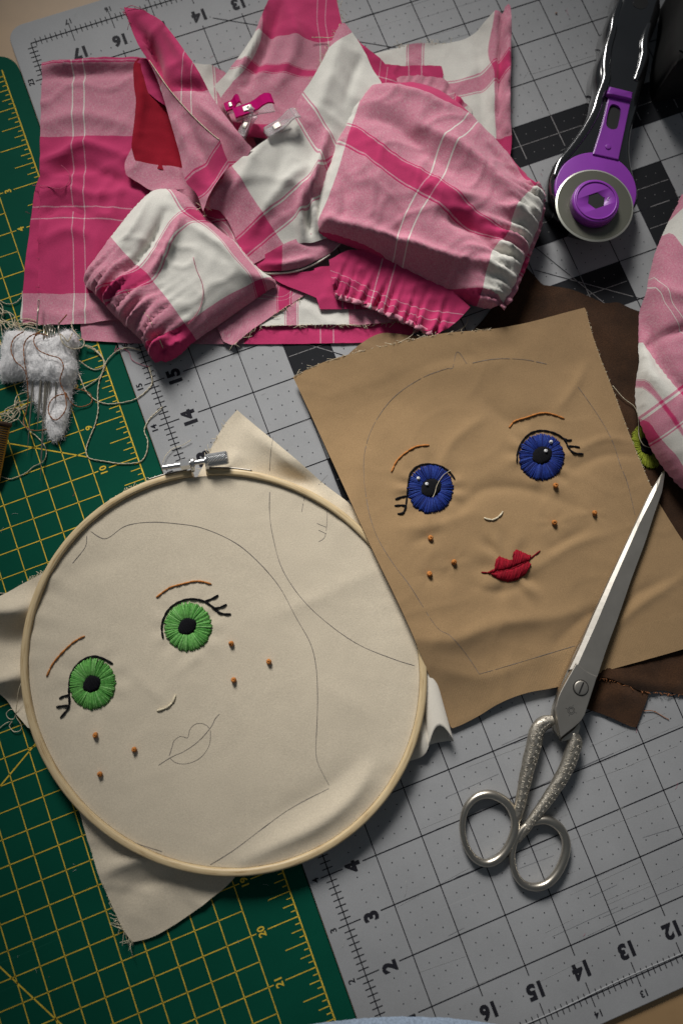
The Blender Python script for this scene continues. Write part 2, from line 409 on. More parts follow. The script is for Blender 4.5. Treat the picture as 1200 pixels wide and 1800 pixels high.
class Cloth:
    def __init__(s, outline, ctrl=(), ridges=(), puff=None, nz=(0.02, 1.3), res=0.09, cr=0.022, rg=1.5, wk=1.0, uv=None, uvlam=1e-2, extra=None, corner=40, seed=0, lam=2e-2, smooth_n=6, minz=0.012, folds=None):
        s.seed = seed; s.nz = nz; s.cr = cr; s.rg = rg; s.extra = extra; s.puff = puff; s.minz = minz
        O = catmull([[*W(x, y, h)] for x, y, h in outline], smooth_n, True, corner)
        s.O = resample(O, res, True)
        k = max(1, len(s.O)//60)
        X = [p[:2] for p in s.O[::k]]; Z = [p[2] for p in s.O[::k]]
        for x, y, h in ctrl:
            w = W(x, y, h); X.append(w[:2]); Z.append(h)
        s.hb = tps_fit(X, Z, lam); s.ridges = []; s.hm = float(np.mean(Z))
        for rg in ridges:
            pts, wd, am = rg[:3]; hh = rg[3] if len(rg) > 3 else s.hm
            s.ridges.append((np.array([W(x, y, hh)[:2] for x, y in catmull(pts, 4)]), wd*wk, am))
        s.res = res; s.uvf = None
        if uv is not None:
            XY = [s.xy(u[0], u[1]) for u in uv]
            if len(uv) >= 5: s.uvf = tps_fit(XY, [u[2:] for u in uv], uvlam)
            else:
                A = np.linalg.lstsq(np.c_[np.array(XY), np.ones(len(uv))], np.array([u[2:] for u in uv]), rcond=None)[0]
                s.uvf = lambda Q: np.c_[np.atleast_2d(Q), np.ones(len(np.atleast_2d(Q)))]@A
    def H(s, Q):
        Q = np.atleast_2d(np.array(Q, float)); z = s.hb(Q)[:, 0]
        if s.puff:
            amp, wd = s.puff[:2]; d = np.full(len(Q), 9.0); O = s.O[::2, :2]
            for i in range(len(O)):
                d = np.minimum(d, seg_dist(Q, O[i], O[(i+1) % len(O)])[0])
            u = np.clip(d/wd, 0, 1); z = z+amp*np.sqrt(1-(1-u)**2+1e-9)
        for P, wd, am in s.ridges:
            best = np.full(len(Q), 9.0); tt = np.zeros(len(Q)); n = len(P)-1
            for i in range(n):
                d, t = seg_dist(Q, P[i], P[i+1]); k = d < best; best = np.where(k, d, best); tt = np.where(k, (i+t)/n, tt)
            z = z+s.rg*am*np.exp(-(best/wd)**1.5)*(0.35+0.65*np.sin(math.pi*np.clip(tt, 0.02, 0.98)))
        a, sc = s.nz
        if a:
            z = z+np.array([a*noise.fractal(Vector((q[0]/sc, q[1]/sc, s.seed*3.7)), 1.0, 2.1, 3) for q in Q])
        if s.cr:                                            # fine crumples: sharp little creases running in wandering directions
            k = s.seed*1.7; b = []
            for q in Q:
                x, y = q[0], q[1]; w1 = noise.noise(Vector((x*.9, y*.9, k)))*.9
                r1 = 1-min(1, abs(noise.noise(Vector((x*.75+w1, y*1.25-w1, k+5))))*3.2); r2 = 1-min(1, abs(noise.noise(Vector((x*1.9-w1, y*1.5+w1, k+9))))*3.0)
                b.append(r1*r1+.45*r2*r2)
            z = z+s.cr*np.array(b)
        if s.extra: z = z+s.extra(Q)
        return np.maximum(z, s.minz)
    def xy(s, px, py):
        h = s.hm
        for _ in range(7):
            q = W(px, py, h)[:2]; h = 0.5*h+0.5*float(s.H(q)[0])
        return W(px, py, h)[:2]
    def on(s, px, py, dz=0.0):
        q = s.xy(px, py); return np.array([q[0], q[1], float(s.H(q)[0])+dz])
    def many(s, P, dz=0.0):
        """photo pixels -> points on the sheet, vectorised"""
        P = np.array(P, float); D = np.c_[(P-[600, 900])/F, np.ones(len(P))]@R; h = np.full(len(P), s.hm)
        for _ in range(7):
            Q = C[:2]+((h-C[2])/D[:, 2])[:, None]*D[:, :2]; h = 0.5*h+0.5*s.H(Q)
        Q = C[:2]+((h-C[2])/D[:, 2])[:, None]*D[:, :2]
        return np.c_[Q, h+dz]
    def build(s, name, mat, parent=None, thick=0.008):
        O = s.O[:, :2]; r = s.res
        lo, hi = O.min(0), O.max(0); pts = []
        ys = np.arange(lo[1]+r*0.5, hi[1], r*0.87)
        for j, y in enumerate(ys):
            for x in np.arange(lo[0]+(0.5*r if j % 2 else 0), hi[0], r): pts.append((x, y))
        Q = np.array(pts) if pts else np.zeros((0, 2))
        ins = np.zeros(len(Q), bool); B = np.roll(O, -1, 0)
        for a, b in zip(O, B):
            k = ((a[1] > Q[:, 1]) != (b[1] > Q[:, 1])) & (Q[:, 0] < (b[0]-a[0])*(Q[:, 1]-a[1])/(b[1]-a[1]+1e-12)+a[0]); ins ^= k
        Q = Q[ins]; d = np.full(len(Q), 9.0)
        for a, b in zip(O, B): d = np.minimum(d, seg_dist(Q, a, b)[0])
        Q = Q[d > r*0.45]
        A = np.vstack([O, Q]); n = len(O)
        out = geometry.delaunay_2d_cdt([Vector(a) for a in A], [(i, (i+1) % n) for i in range(n)], [], 1, 1e-7)
        V2 = np.array([(v.x, v.y) for v in out[0]]); Fc = [f for f in out[2]]
        z = s.H(V2); V = np.c_[V2, z]
        Fc = [f if np.cross(V2[f[1]]-V2[f[0]], V2[f[2]]-V2[f[0]]) > 0 else f[::-1] for f in Fc]
        o = mesh(name, V, Fc, mat, parent, uv=s.uvf(V2) if s.uvf else V2)
        me = o.data; cnt = np.zeros(len(me.edges), int); ei = np.zeros(len(me.loops), int); me.loops.foreach_get('edge_index', ei); np.add.at(cnt, ei, 1)
        at = me.attributes.new('sharp_edge', 'BOOLEAN', 'EDGE'); at.data.foreach_set('value', cnt == 1)
        if thick:
            md = o.modifiers.new('thickness', 'SOLIDIFY'); md.thickness = thick*IN; md.offset = -1
        return o

# ------------------------------------------------------------------ the table and the two cutting mats
def rrect(x0, y0, x1, y1, r, n=8):
    P = []
    for cx, cy, a0 in ((x1-r, y1-r, 0), (x0+r, y1-r, 90), (x0+r, y0+r, 180), (x1-r, y0+r, 270)):
        for k in range(n+1):
            a = math.radians(a0+90*k/n); P.append((cx+r*math.cos(a), cy+r*math.sin(a)))
    return np.array(P)
MT = 0.12                                                  # mat thickness
tb = mesh('table', *slab_geo(rrect(-26, -12, 32, 32, 1.0), -1.12, -MT, 0.05), M['wood_table'], smooth=False)
props(tb, 'pale tan wooden tabletop showing past the mat corners', 'table', kind='structure')

class Print:
    """flat ink on a mat: strips and dots in one sheet"""
    def __init__(s, z): s.g = Geo(); s.z = z
    def line(s, x0, y0, x1, y1, w, jit=0.0):
        d = np.array([x1-x0, y1-y0]); L = np.linalg.norm(d); n = np.array([-d[1], d[0]])/L*w/2; z = s.z
        s.g.add([(x0-n[0], y0-n[1], z), (x1-n[0], y1-n[1], z), (x1+n[0], y1+n[1], z), (x0+n[0], y0+n[1], z)], [(0, 1, 2, 3)])
    def rect(s, x0, y0, x1, y1):
        z = s.z; s.g.add([(x0, y0, z), (x1, y0, z), (x1, y1, z), (x0, y1, z)], [(0, 1, 2, 3)])
    def dot(s, x, y, r):
        a = np.linspace(0, 2*math.pi, 6, endpoint=False); s.g.add([(x+r*math.cos(t), y+r*math.sin(t), s.z) for t in a], [tuple(range(6))])
    def build(s, name, m, parent): return s.g.build(name, m, parent, smooth=False)

_txt = {}
def number(text, x, y, z, size, rot, m, parent, bold=0.03):
    key = (text, bold)
    if key not in _txt:
        c = bpy.data.curves.new('txt', 'FONT'); c.body = text; c.size = 1.0; c.align_x = 'CENTER'; c.align_y = 'CENTER'; c.offset = bold; c.resolution_u = 3
        o = bpy.data.objects.new('txt', c); col.objects.link(o); dg = bpy.context.evaluated_depsgraph_get()
        me = bpy.data.meshes.new_from_object(o.evaluated_get(dg)); bpy.data.objects.remove(o)
        V = np.array([v.co[:2] for v in me.vertices]); cxy = (V.min(0)+V.max(0))/2
        for v in me.vertices: v.co.x -= cxy[0]; v.co.y -= cxy[1]
        _txt[key] = (me, V[:, 1].max()-V[:, 1].min())
    me0, hgt = _txt[key]; me = me0.copy(); me.name = 'printed_number'; me.materials.clear()
    o = link('printed_number', me, m, parent); k = size/hgt*IN
    o.location = Vector((x, y, z))*IN-wloc(parent); o.scale = (k, k, k); o.rotation_euler = (0, 0, math.radians(rot))
    return o

# --- white mat
wm = thing('cutting_mat', 'grey white cutting mat with black inch grid and charcoal squares', 'cutting mat', (8.5, 12, -MT))
mesh('board', *slab_geo(rrect(-1.445, -0.55, 18.45, 24.58, 0.40), -MT, 0, 0.02, 2), M['white_mat'], wm, smooth=False)
dark = [(2, 14, 3, 15), (2, 11, 3, 12), (8, 17, 14, 18), (8, 15, 10, 16), (11, 15, 12, 16), (11, 14, 13, 15), (8, 13, 10, 14), (12, 11, 14, 13)]
for a, b, c, d in dark:
    for x in range(a, c):
        for y in range(b, d):
            pd = Print(0.003); pd.rect(x, y, x+1, y+1); pd.build('charcoal_square', M['dark_print'], wm)
def indark(x, y): return any(a < x < c and b < y < d for a, b, c, d in dark)
pl = Print(0.006); pw = Print(0.006)
def gline(x0, y0, x1, y1, w):
    n = int(max(abs(x1-x0), abs(y1-y0))/0.5+0.5)
    for i in range(n):
        a = np.array([x0+(x1-x0)*i/n, y0+(y1-y0)*i/n]); b = np.array([x0+(x1-x0)*(i+1)/n, y0+(y1-y0)*(i+1)/n]); m = (a+b)/2
        e = 0.04; on = indark(m[0]+e, m[1]+e) and indark(m[0]-e, m[1]-e)
        (pw if on else pl).line(*a, *b, w)
for v in range(1, 24): gline(-0.29, v, 17.3, v, 0.020)
for u in range(18): gline(u, 0.80 if u < 17 else 0.8, u, 23.08, 0.020)
for a, b, c, d in dark:
    for y in np.arange(b+0.5, d, 1.0): pw.line(a+0.03, y, c-0.03, y, 0.014)
pl.line(-1, 0, -1, 24, 0.022); pl.line(-1, 0, 18, 0, 0.022); pl.line(-1, 24, 18, 24, 0.022)
for k in range(1, 8*24):
    y = k/8
    if k % 8 == 0: pl.line(-1.19, y, -0.72, y, 0.018)
    else: pl.line(-1.11, y, -0.89, y, 0.018)
for k in range(-7, 8*18):
    x = k/8
    for Y, sg in ((0, 1), (24, -1)):
        if k % 8 == 0: pl.line(x, Y-0.21*sg, x, Y+0.27*sg, 0.018)
        else: pl.line(x, Y-0.10*sg, x, Y+0.10*sg, 0.018)
for i in range(-2, 17*4):
    for j in range(2, 23*4+2):
        if i % 4 and j % 4:
            x, y = i/4, j/4; (pw if indark(x, y) else pl).dot(x, y, 0.013 if not indark(x, y) else 0.011)
# bias guide lines
for (x0, y0, x1, y1) in ((3.3, 23.2, 8.3, 20.3), (8.05, 14.5, 11.3, 12.1), (2.05, 15.0, 3.2, 14.1), (8.3, 15.0, 10.6, 10.6)):
    n = 24
    for i in range(n):
        a = (x0+(x1-x0)*i/n, y0+(y1-y0)*i/n); b = (x0+(x1-x0)*(i+1)/n, y0+(y1-y0)*(i+1)/n)
        (pw if indark((a[0]+b[0])/2, (a[1]+b[1])/2) else pl).line(*a, *b, 0.016)
props(pl.build('grid_lines', M['black_ink'], wm), kind='stuff'); props(pw.build('pale_grid_lines', M['grey_ink'], wm), kind='stuff')
for v in range(1, 24):
    number(str(v), -0.51, v-0.03, 0.007, 0.31, 90, M['black_ink'], wm, 0.05)
    number(str(v), -1.30, v, 0.007, 0.135, 90, M['black_ink'], wm, 0.02)
for u in range(3, 18):
    for Y, Ys in ((0.50, -0.345), (23.37, 24.27)):
        ik = M['black_ink'] if Y < 5 else M['worn_ink']
        number(str(u), 17-u, Y, 0.007, 0.31, 180, ik, wm, 0.05)
        number(str(u), 17-u, Ys, 0.007, 0.135, 180, ik, wm, 0.02)
rw = np.random.default_rng(3); wa = Print(0.0045); wb = Print(0.0045)
for k in range(150):
    x = rw.uniform(-.3, 12) if k % 3 else rw.uniform(1, 6); y = rw.uniform(.6, 8.5) if k % 4 else rw.uniform(10, 23); L = rw.uniform(.3, 2.6); a = rw.normal(0, .035)
    if rw.random() < .45: y = round(y)+rw.normal(0, .03)
    (wa if rw.random() < .5 else wb).line(x, y, x+L*math.cos(a), y+L*math.sin(a), rw.uniform(.004, .010))
props(wa.build('cut_scars', plain('pale cut', (.42, .42, .42), .6), wm), kind='stuff'); props(wb.build('dark_cut_scars', plain('grimy cut', (.20, .205, .22), .6), wm), kind='stuff')
# a cut groove worn along the lower ruler line: raised pale lip
pgv = Geo(); xs = np.linspace(1.2, 6.0, 40)
pgv.tube([(x, 0.02+0.012*math.sin(x*2.1)+(x-1.2)*0.006, 0.002) for x in xs], 0.014, 5, 0.7)
pgv.build('cut_groove', M['white_mat'], wm)

# --- green mat
gm = thing('cutting_mat', 'dark green cutting mat with yellow half inch grid', 'cutting mat', (-8, 12, -MT))
mesh('board', *slab_geo(rrect(-19.5, -0.6, -1.465, 23.96, 0.50), -MT, -0.004, 0.02, 2), M['green_mat'], gm, smooth=False)
py = Print(0.0005)
py.line(-1.85, -0.2, -1.85, 23.55, 0.028)
xl = -2.85
for k in range(0, 26): py.line(xl-k*0.5, -0.5, xl-k*0.5, 22.5, 0.020)
for k in range(1, 47):
    y = 23.0-k*0.5+0.0
    if y < 0: break
    inch = (k % 2 == 1)
    if inch:
        py.line(-16, y, xl+0.11, y, 0.020); py.line(-2.50, y, -1.85, y, 0.020)
    else: py.line(-16, y, xl, y, 0.018)
for k in range(0, 8*24):
    y = 23.5-k/8
    if y < 0: break
    L = 0 if k % 8 == 0 else (0.46 if k % 4 == 0 else (0.235 if k % 2 == 0 else 0.115))
    if L: py.line(-1.85-L, y, -1.85, y, 0.018)
for (x0, y0, x1, y1) in ((-4.6, 14.92, -2.86, 13.885), (-8.6, 6.6, -6.55, 2.95), (-8.2, 7.06, -5.4, 8.71), (-5.4, 8.71, -3.4, 12.2)): py.line(x0, y0, x1, y1, 0.028)
props(py.build('grid_lines', M['yellow_ink'], gm), kind='stuff')
for L in range(1, 24): number(str(L), -2.63, 23.5-L, 0.001, 0.155, 90, M['yellow_ink'], gm, 0.022)

# ------------------------------------------------------------------ embroidery hoop
HC = np.array([-1.5014, 8.6661]); HR = 4.084; HZ = 0.45
a0 = W(120, 940, HZ)[:2]-HC; TH0 = math.atan2(a0[1], a0[0])
def hoop_pt(th, dr=0.0):
    r = HR+0.125*math.cos(2*(th-TH0))+dr
    return np.array([HC[0]+r*math.cos(th), HC[1]+r*math.sin(th)])
g0 = W(337, 838, HZ)[:2]-HC; g1 = W(363, 838, HZ)[:2]-HC
tg0, tg1 = math.atan2(g0[1], g0[0]), math.atan2(g1[1], g1[0])     # the ring is split here
hoop = thing('embroidery_hoop', 'round pale wooden embroidery hoop with metal tightening screw', 'hoop', (HC[0], HC[1], 0.0))
def band_ring(name, prof, t0, t1, n, m, closed):
    V = []; Fc = []; UV = []; k = len(prof)
    for i in range(n+(0 if closed else 1)):
        th = t0+(t1-t0)*i/n
        for j, (dr, z) in enumerate(prof):
            p = hoop_pt(th, dr); V.append((p[0], p[1], z)); UV.append((th*4, j/k))
    tot = n if closed else n
    cnt = n if closed else n+1
    for i in range(tot):
        for j in range(k):
            a, b = i % cnt, (i+1) % cnt
            Fc.append((a*k+j, b*k+j, b*k+(j+1) % k, a*k+(j+1) % k))
    if not closed: Fc.append(tuple(range(k))); Fc.append(tuple((cnt-1)*k+j for j in range(k))[::-1])
    o = mesh(name, V, Fc, m, hoop, uv=UV)
    bm = bmesh.new(); bm.from_mesh(o.data); bmesh.ops.recalc_face_normals(bm, faces=bm.faces[:]); bm.to_mesh(o.data); bm.free()
    return o
outer = [(-0.150, 0.06), (-0.150, 0.41), (-0.138, 0.440), (-0.105, 0.45), (-0.045, 0.45), (-0.012, 0.437), (0.0, 0.405), (0.0, 0.06)]
band_ring('outer_ring', outer, tg1, tg0-2*math.pi if tg0 > tg1 else tg0-2*math.pi, 260, M['wood'], False)
inner = [(-0.33, 0.03), (-0.33, 0.325), (-0.16, 0.325), (-0.16, 0.03)]
band_ring('inner_ring', inner, 0, 2*math.pi, 200, M['wood'], True)
# tightening screw: bolt, nut, two bracket loops, knurled knob, metal straps on the ring
A = W(286, 822, 0.55); B = W(401, 804, 0.55)
scr = Geo(); n = 90
T = np.linspace(0, 0.72, n)
scr.tube([A+(B-A)*t for t in T], [0.055+0.012*math.sin(i*math.pi) if False else (0.060 if i % 2 else 0.047) for i in range(n)], 10)
bolt = scr.build('tightening_screw', M['zinc'], hoop)
kn = Geo(); U = (B-A)/np.linalg.norm(B-A); side = np.cross(U, [0, 0, 1]); side /= np.linalg.norm(side); upv = np.cross(side, U)
K0 = A+(B-A)*0.68; L = np.linalg.norm(B-K0); nn, mm = 40, 14; V = []; Fc = []
for i in range(mm+1):
    for k in range(nn):
        a = 2*math.pi*k/nn; r = 0.135+(0.007 if (i+k) % 2 else -0.007)
        if i in (0, mm): r = 0.118
        V.append(K0+U*L*i/mm+r*(math.cos(a)*side+math.sin(a)*upv))
for i in range(mm):
    for k in range(nn): Fc.append((i*nn+k, i*nn+(k+1) % nn, (i+1)*nn+(k+1) % nn, (i+1)*nn+k))
Fc += [tuple(range(nn))[::-1], tuple(mm*nn+k for k in range(nn))]
mesh('knurled_knob', V, Fc, M['zinc'], hoop, smooth=False)
def prism_along(p0, p1, r, sides, rot=0.0):
    u = (p1-p0)/np.linalg.norm(p1-p0); s = np.cross(u, [0, 0, 1]); s /= np.linalg.norm(s); w = np.cross(s, u); V = []
    for p in (p0, p1):
        for k in range(sides):
            a = 2*math.pi*k/sides+rot; V.append(p+r*(math.cos(a)*s+math.sin(a)*w))
    Fc = [(k, (k+1) % sides, sides+(k+1) % sides, sides+k) for k in range(sides)]+[tuple(range(sides))[::-1], tuple(sides+k for k in range(sides))]
    return V, Fc
g = Geo(); g.add(*prism_along(A+(B-A)*0.28, A+(B-A)*0.42, 0.115, 6)); g.build('nut', M['zinc'], hoop, smooth=False)
for t in (0.455, 0.665):
    p = A+(B-A)*t; ring = []
    q = W(*(332, 838) if t < 0.5 else (366, 834), 0.30)
    for k in range(18):
        a = 2*math.pi*k/18; ring.append(p+0.085*math.cos(a)*side*1.0+0.085*math.sin(a)*upv)
    ring = np.array(ring); ring[:, :] = ring+(q-p)*np.clip((ring-p)@((q-p)/np.linalg.norm(q-p)), 0, 1)[:, None]*4.5
    V, Fc = ring_tube_geo(ring, 0.028, 8); V = np.array(V)
    mesh('bracket_loop', np.r_[V, V+U*0.03], list(Fc)+[tuple(i+len(V) for i in f) for f in Fc], M['zinc'], hoop)
for t0, t1 in ((tg0+0.02, tg0+0.22), (tg1-0.24, tg1-0.02)):
    P = [hoop_pt(t, 0.012) for t in np.linspace(t0, t1, 24)]; V = []; Fc = []
    for p in P: V += [(p[0], p[1], 0.12), (p[0], p[1], 0.44)]
    for i in range(23): Fc.append((2*i, 2*i+2, 2*i+3, 2*i+1))
    o = mesh('metal_strap', V, Fc, M['steel_dull'], hoop); md = o.modifiers.new('t', 'SOLIDIFY'); md.thickness = 0.02*IN; md.offset = 0

# ------------------------------------------------------------------ stitching helpers (all placed on a sheet)
def line_on(c, P, dz=0.0, n=6): return c.many(catmull(P, n), dz)
def floss(c, name, lines, r, m, parent, dz=None, n=6, step=None):
    """stem-stitched lines: short overlapping stitches, slightly proud of the cloth"""
    g = Geo(); step = step or 0.16
    for P in lines:
        Q = resample(line_on(c, P, 0, n), 0.02)
        L = max(2, int(round(len(Q)*0.02/step))); idx = np.linspace(0, len(Q)-1, L+1).astype(int)
        for i in range(L):
            a, b = Q[idx[i]].copy(), Q[min(len(Q)-1, idx[i+1]+1)].copy()
            t = np.linspace(0, 1, 6)[:, None]; S = a*(1-t)+b*t; k = max(0, idx[i]); mid = Q[(idx[i]+idx[i+1])//2]
            S = S+(mid-(a+b)/2)*(1-(2*t-1)**2); S[:, 2] += r*0.55+r*0.5*(1-(2*t[:, 0]-1)**2)
            S[:, :2] += rng.normal(0, r*0.12, 2)
            g.tube(S, r*np.array([0.7, 1, 1.08, 1.08, 1, 0.7])*rng.uniform(0.9, 1.1), 7, 0.85)
    return g.build(name, m, parent)

def pencil(c, name, lines, parent, w=0.010, gap=0.12):
    for P in lines:
        g = Geo()
        Q = resample(line_on(c, P, 0.004), 0.05); n = len(Q)
        T = np.gradient(Q[:, :2], axis=0); T /= np.linalg.norm(T, axis=1)[:, None]+1e-9; Nn = np.c_[-T[:, 1], T[:, 0]]
        V = []; Fc = []
        ww = w*(0.55+0.75*np.array([noise.noise(Vector((q[0]*3, q[1]*3, 2.2)))*0.8+0.5 for q in Q]).clip(0, 1))
        for i in range(n):
            V += [(*(Q[i, :2]+Nn[i]*ww[i]/2), Q[i, 2]), (*(Q[i, :2]-Nn[i]*ww[i]/2), Q[i, 2])]
        for i in range(n-1):
            if rng.random() > gap: Fc.append((2*i+1, 2*i+3, 2*i+2, 2*i))
        g.add(V, Fc); g.build(name, M['pencil'], parent)

def eye(c, parent, cx, cy, ax, ay, rot, pr, pc, mats, seed, n=110):
    """satin-stitched iris (radial stitches) with a stitched pupil; the pupil is a piece of the eye"""
    rs = np.random.default_rng(seed); ca, sa = math.cos(rot), math.sin(rot)
    def at(r, th, ex=ax, ey=ay, o=(cx, cy)):
        x, y = ex*r*math.cos(th), ey*r*math.sin(th); return (o[0]+x*ca-y*sa, o[1]+x*sa+y*ca)
    g = Geo(); idx = []
    pts = []
    for i in range(n):
        th = 2*math.pi*(i+rs.uniform(-.3, .3))/n; ro = 1+rs.normal(0, 0.022)
        ri = (pr/ax)*(0.80+rs.uniform(-0.06, 0.14))
        p0 = at(ri, th, o=(cx+(pc[0])*(1-ri), cy+pc[1]*(1-ri))); p1 = at(ro, th+rs.normal(0, 0.015))
        for t in (0, .12, .5, .88, 1): pts.append((p0[0]*(1-t)+p1[0]*t, p0[1]*(1-t)+p1[1]*t))
    Q = c.many(pts).reshape(n, 5, 3)
    for i in range(n):
        q = Q[i].copy(); q[:, 2] += np.array([0.012, 0.032, 0.042, 0.034, 0.002])+rs.normal(0, 0.003)
        g.tube(q, np.array([0.012, 0.0165, 0.018, 0.0165, 0.010])*rs.uniform(0.85, 1.15), 6, 0.9, mi=int(min(len(mats)-1, rs.choice([0, 1, 2], p=[.45, .3, .25]))))
    base = c.many([at(r, t) for r in (0.5, 0.93) for t in np.linspace(0, 2*math.pi, 40, endpoint=False)], 0.012)
    g.add(base, [(k, (k+1) % 40, 40+(k+1) % 40, 40+k)[::-1] for k in range(40)], 1)
    o = g.build('iris', mats, parent)
    g = Geo(); m = 26; pts = []; keep = []
    for i in range(m):
        v = -1+2*(i+.5)/m; h = math.sqrt(1-v*v)*(1+rs.normal(0, 0.04))
        for t in (-1, -.6, 0, .6, 1):
            a, b = pr*t*h, pr*1.08*v; an = rot+1.0
            pts.append((cx+pc[0]+a*math.cos(an)-b*math.sin(an), cy+pc[1]+a*math.sin(an)+b*math.cos(an)))
    Q = c.many(pts).reshape(m, 5, 3)
    for i in range(m):
        q = Q[i].copy(); q[:, 2] += np.array([0.022, 0.042, 0.046, 0.042, 0.022])+rs.normal(0, 0.002)
        g.tube(q, [0.012, 0.018, 0.019, 0.018, 0.012], 6)
    g.build('pupil', M['t_black'], o)
    return o

def knot(c, parent, px, py, m, r=0.052, name='freckle', dz=0.0):
    """french knot: a coiled bead of thread"""
    p = c.on(px, py, dz); g = Geo(); a0 = random.uniform(0, 6)
    t = np.linspace(0, 1, 26); ang = a0+t*4.4*math.pi
    rr = r*(0.72-0.35*t)
    g.tube(np.c_[p[0]+rr*np.cos(ang), p[1]+rr*np.sin(ang), p[2]+0.02+t*r*1.25], r*0.46, 7)
    return g.build(name, m, parent)

def satin_fill(c, name, poly, ang, m, parent, pitch=2.2, lift=0.03, seed=1):
    """parallel satin stitches filling a photo polygon"""
    P = np.array(poly, float); rs = np.random.default_rng(seed); ca, sa = math.cos(ang), math.sin(ang)
    Q = np.c_[P[:, 0]*ca+P[:, 1]*sa, -P[:, 0]*sa+P[:, 1]*ca]; g = Geo(); pts = []
    u = Q[:, 0].min()+pitch/2
    while u < Q[:, 0].max():
        ys = []
        for a, b in zip(Q, np.roll(Q, -1, 0)):
            if (a[0] > u) != (b[0] > u): ys.append(a[1]+(b[1]-a[1])*(u-a[0])/(b[0]-a[0]))
        ys.sort()
        for k in range(0, len(ys)-1, 2):
            y0, y1 = ys[k]+rs.normal(0, .5), ys[k+1]+rs.normal(0, .5)
            for t in (0, .2, .5, .8, 1):
                y = y0+(y1-y0)*t; pts.append((u*ca-y*sa, u*sa+y*ca))
        u += pitch*0.5
    W3 = c.many(pts).reshape(-1, 5, 3)
    for q in W3:
        q = q.copy(); q[:, 2] += np.array([0.004, lift, lift*1.3, lift, 0.004])+rs.normal(0, 0.003)
        g.tube(q, [0.010, 0.017, 0.018, 0.017, 0.010], 6, mi=int(rs.random() < 0.35))
    return g.build(name, m, parent)

def fray(c, name, seg, n, L, m, parent, r=0.005, spread=0.8, seed=3, drop=0.6):
    """loose yarn ends along a cut edge given as a photo polyline on the sheet"""
    rs = np.random.default_rng(seed); Q = resample(line_on(c, seg), 0.03); g = Geo(); T = np.gradient(Q[:, :2], axis=0)
    ctr = c.O[:, :2].mean(0)
    for i in range(n):
        k = rs.integers(0, len(Q)); p = Q[k]; t = T[k]/np.linalg.norm(T[k]); nn = np.array([-t[1], t[0]])
        if (p[:2]-ctr)@nn < 0: nn = -nn
        l = L*rs.uniform(0.3, 1.4); d = nn*rs.uniform(0.4, 1)+t*rs.normal(0, spread); d /= np.linalg.norm(d)
        b = t*rs.normal(0, 0.5); s = np.linspace(0, 1, 5)[:, None]
        xy = p[:2]-nn*0.02+d*l*s+b*l*s*s; z = np.maximum(0.012, p[2]-0.004+(rs.uniform(-drop, 0.5)*l*s[:, 0]**1.5))
        g.tube(np.c_[xy, z], r, 4)
    o = g.build(name, m, parent); o['kind'] = 'stuff'
    return o

# ------------------------------------------------------------------ cream cloth held in the hoop, with a half-finished face
cr = thing('face_fabric', 'cream cotton cloth with green eyed embroidered face stretched in wooden hoop', 'fabric', (HC[0], HC[1], 0.0))
ths = np.linspace(0, 2*math.pi, 72, endpoint=False)
class Disc(Cloth):
    def __init__(s):
        s.seed = 4; s.nz = (0.010, 1.6); s.cr = 0.004; s.rg = 1.3; s.extra = None; s.puff = None; s.minz = 0.012; s.hm = 0.36; s.res = 0.085; s.ridges = []; s.uvf = None
        s.O = np.array([[*hoop_pt(t, -0.157), 0.36] for t in np.linspace(0, 2*math.pi, 300, endpoint=False)])
        s.hb = lambda Q: np.full((len(np.atleast_2d(Q)), 1), 0.362)
        for pts, wd, am in (([(430, 1512), (500, 1478), (560, 1448), (620, 1400), (652, 1352)], 0.20, 0.105), ([(470, 1440), (560, 1395), (630, 1340)], 0.22, -0.035),
                            ([(480, 1080), (560, 1050), (700, 985)], 0.22, 0.02), ([(230, 1180), (290, 1235)], 0.1, 0.015), ([(300, 1190), (380, 1130)], 0.1, 0.012),
                            ([(560, 1200), (650, 1260)], 0.3, 0.022), ([(80, 1050), (140, 1000), (220, 980)], 0.3, -0.02)):
            s.ridges.append((np.array([W(x, y, 0.4)[:2] for x, y in catmull(pts, 4)]), wd, am))
D = Disc()
def tension(Q):
    d = Q-HC; r = np.linalg.norm(d, axis=1); th = np.arctan2(d[:, 1], d[:, 0])
    m = np.array([noise.noise(Vector((t*3.1, 2.0, 0.5))) for t in th]); e = np.array([noise.noise(Vector((t*14., 4.0, 0.5))) for t in th])
    z = .030*e*(.5+m)*np.exp(-np.clip(HR-.16-r, 0, 9)/.30)
    for (x, y, r0, k, a) in ((163, 1202, .60, 8, .010), (331, 1102, .58, 9, .010)):
        c = W(x, y, .36)[:2]; v = Q-c; q = np.linalg.norm(v, axis=1); z = z+a*np.sin(k*np.arctan2(v[:, 1], v[:, 0])+x)*np.exp(-((q-r0)/.2)**2)
    return z
D.extra = tension
D.build('stretched_panel', M['cream'], cr, 0.02)
GE = [M['t_green'], M['t_green2'], thread('pale green floss', (0.19, 0.44, 0.13), 0.55)]
eye(D, cr, 163, 1202, 41, 45, 0.0, 15, (0, 0), GE, 11)
eye(D, cr, 331, 1102, 41.5, 43, 0.0, 15.5, (-1, -1), GE, 12)
floss(D, 'eyelash', [[(199, 1167), (181, 1157), (164, 1154), (146, 1160), (131, 1175), (124, 1192), (122, 1215), (123, 1232), (120, 1246), (107, 1262)],
                     [(122, 1222), (112, 1224), (105, 1228)], [(120, 1240), (110, 1241), (100, 1243)]], 0.021, M['t_black'], cr)
floss(D, 'eyelash', [[(287, 1122), (285, 1100), (290, 1083), (300, 1068), (315, 1058), (335, 1053), (357, 1056), (373, 1066), (388, 1078), (406, 1079)],
                     [(360, 1057), (372, 1053), (384, 1046)], [(373, 1069), (386, 1068), (399, 1062)]], 0.021, M['t_black'], cr)
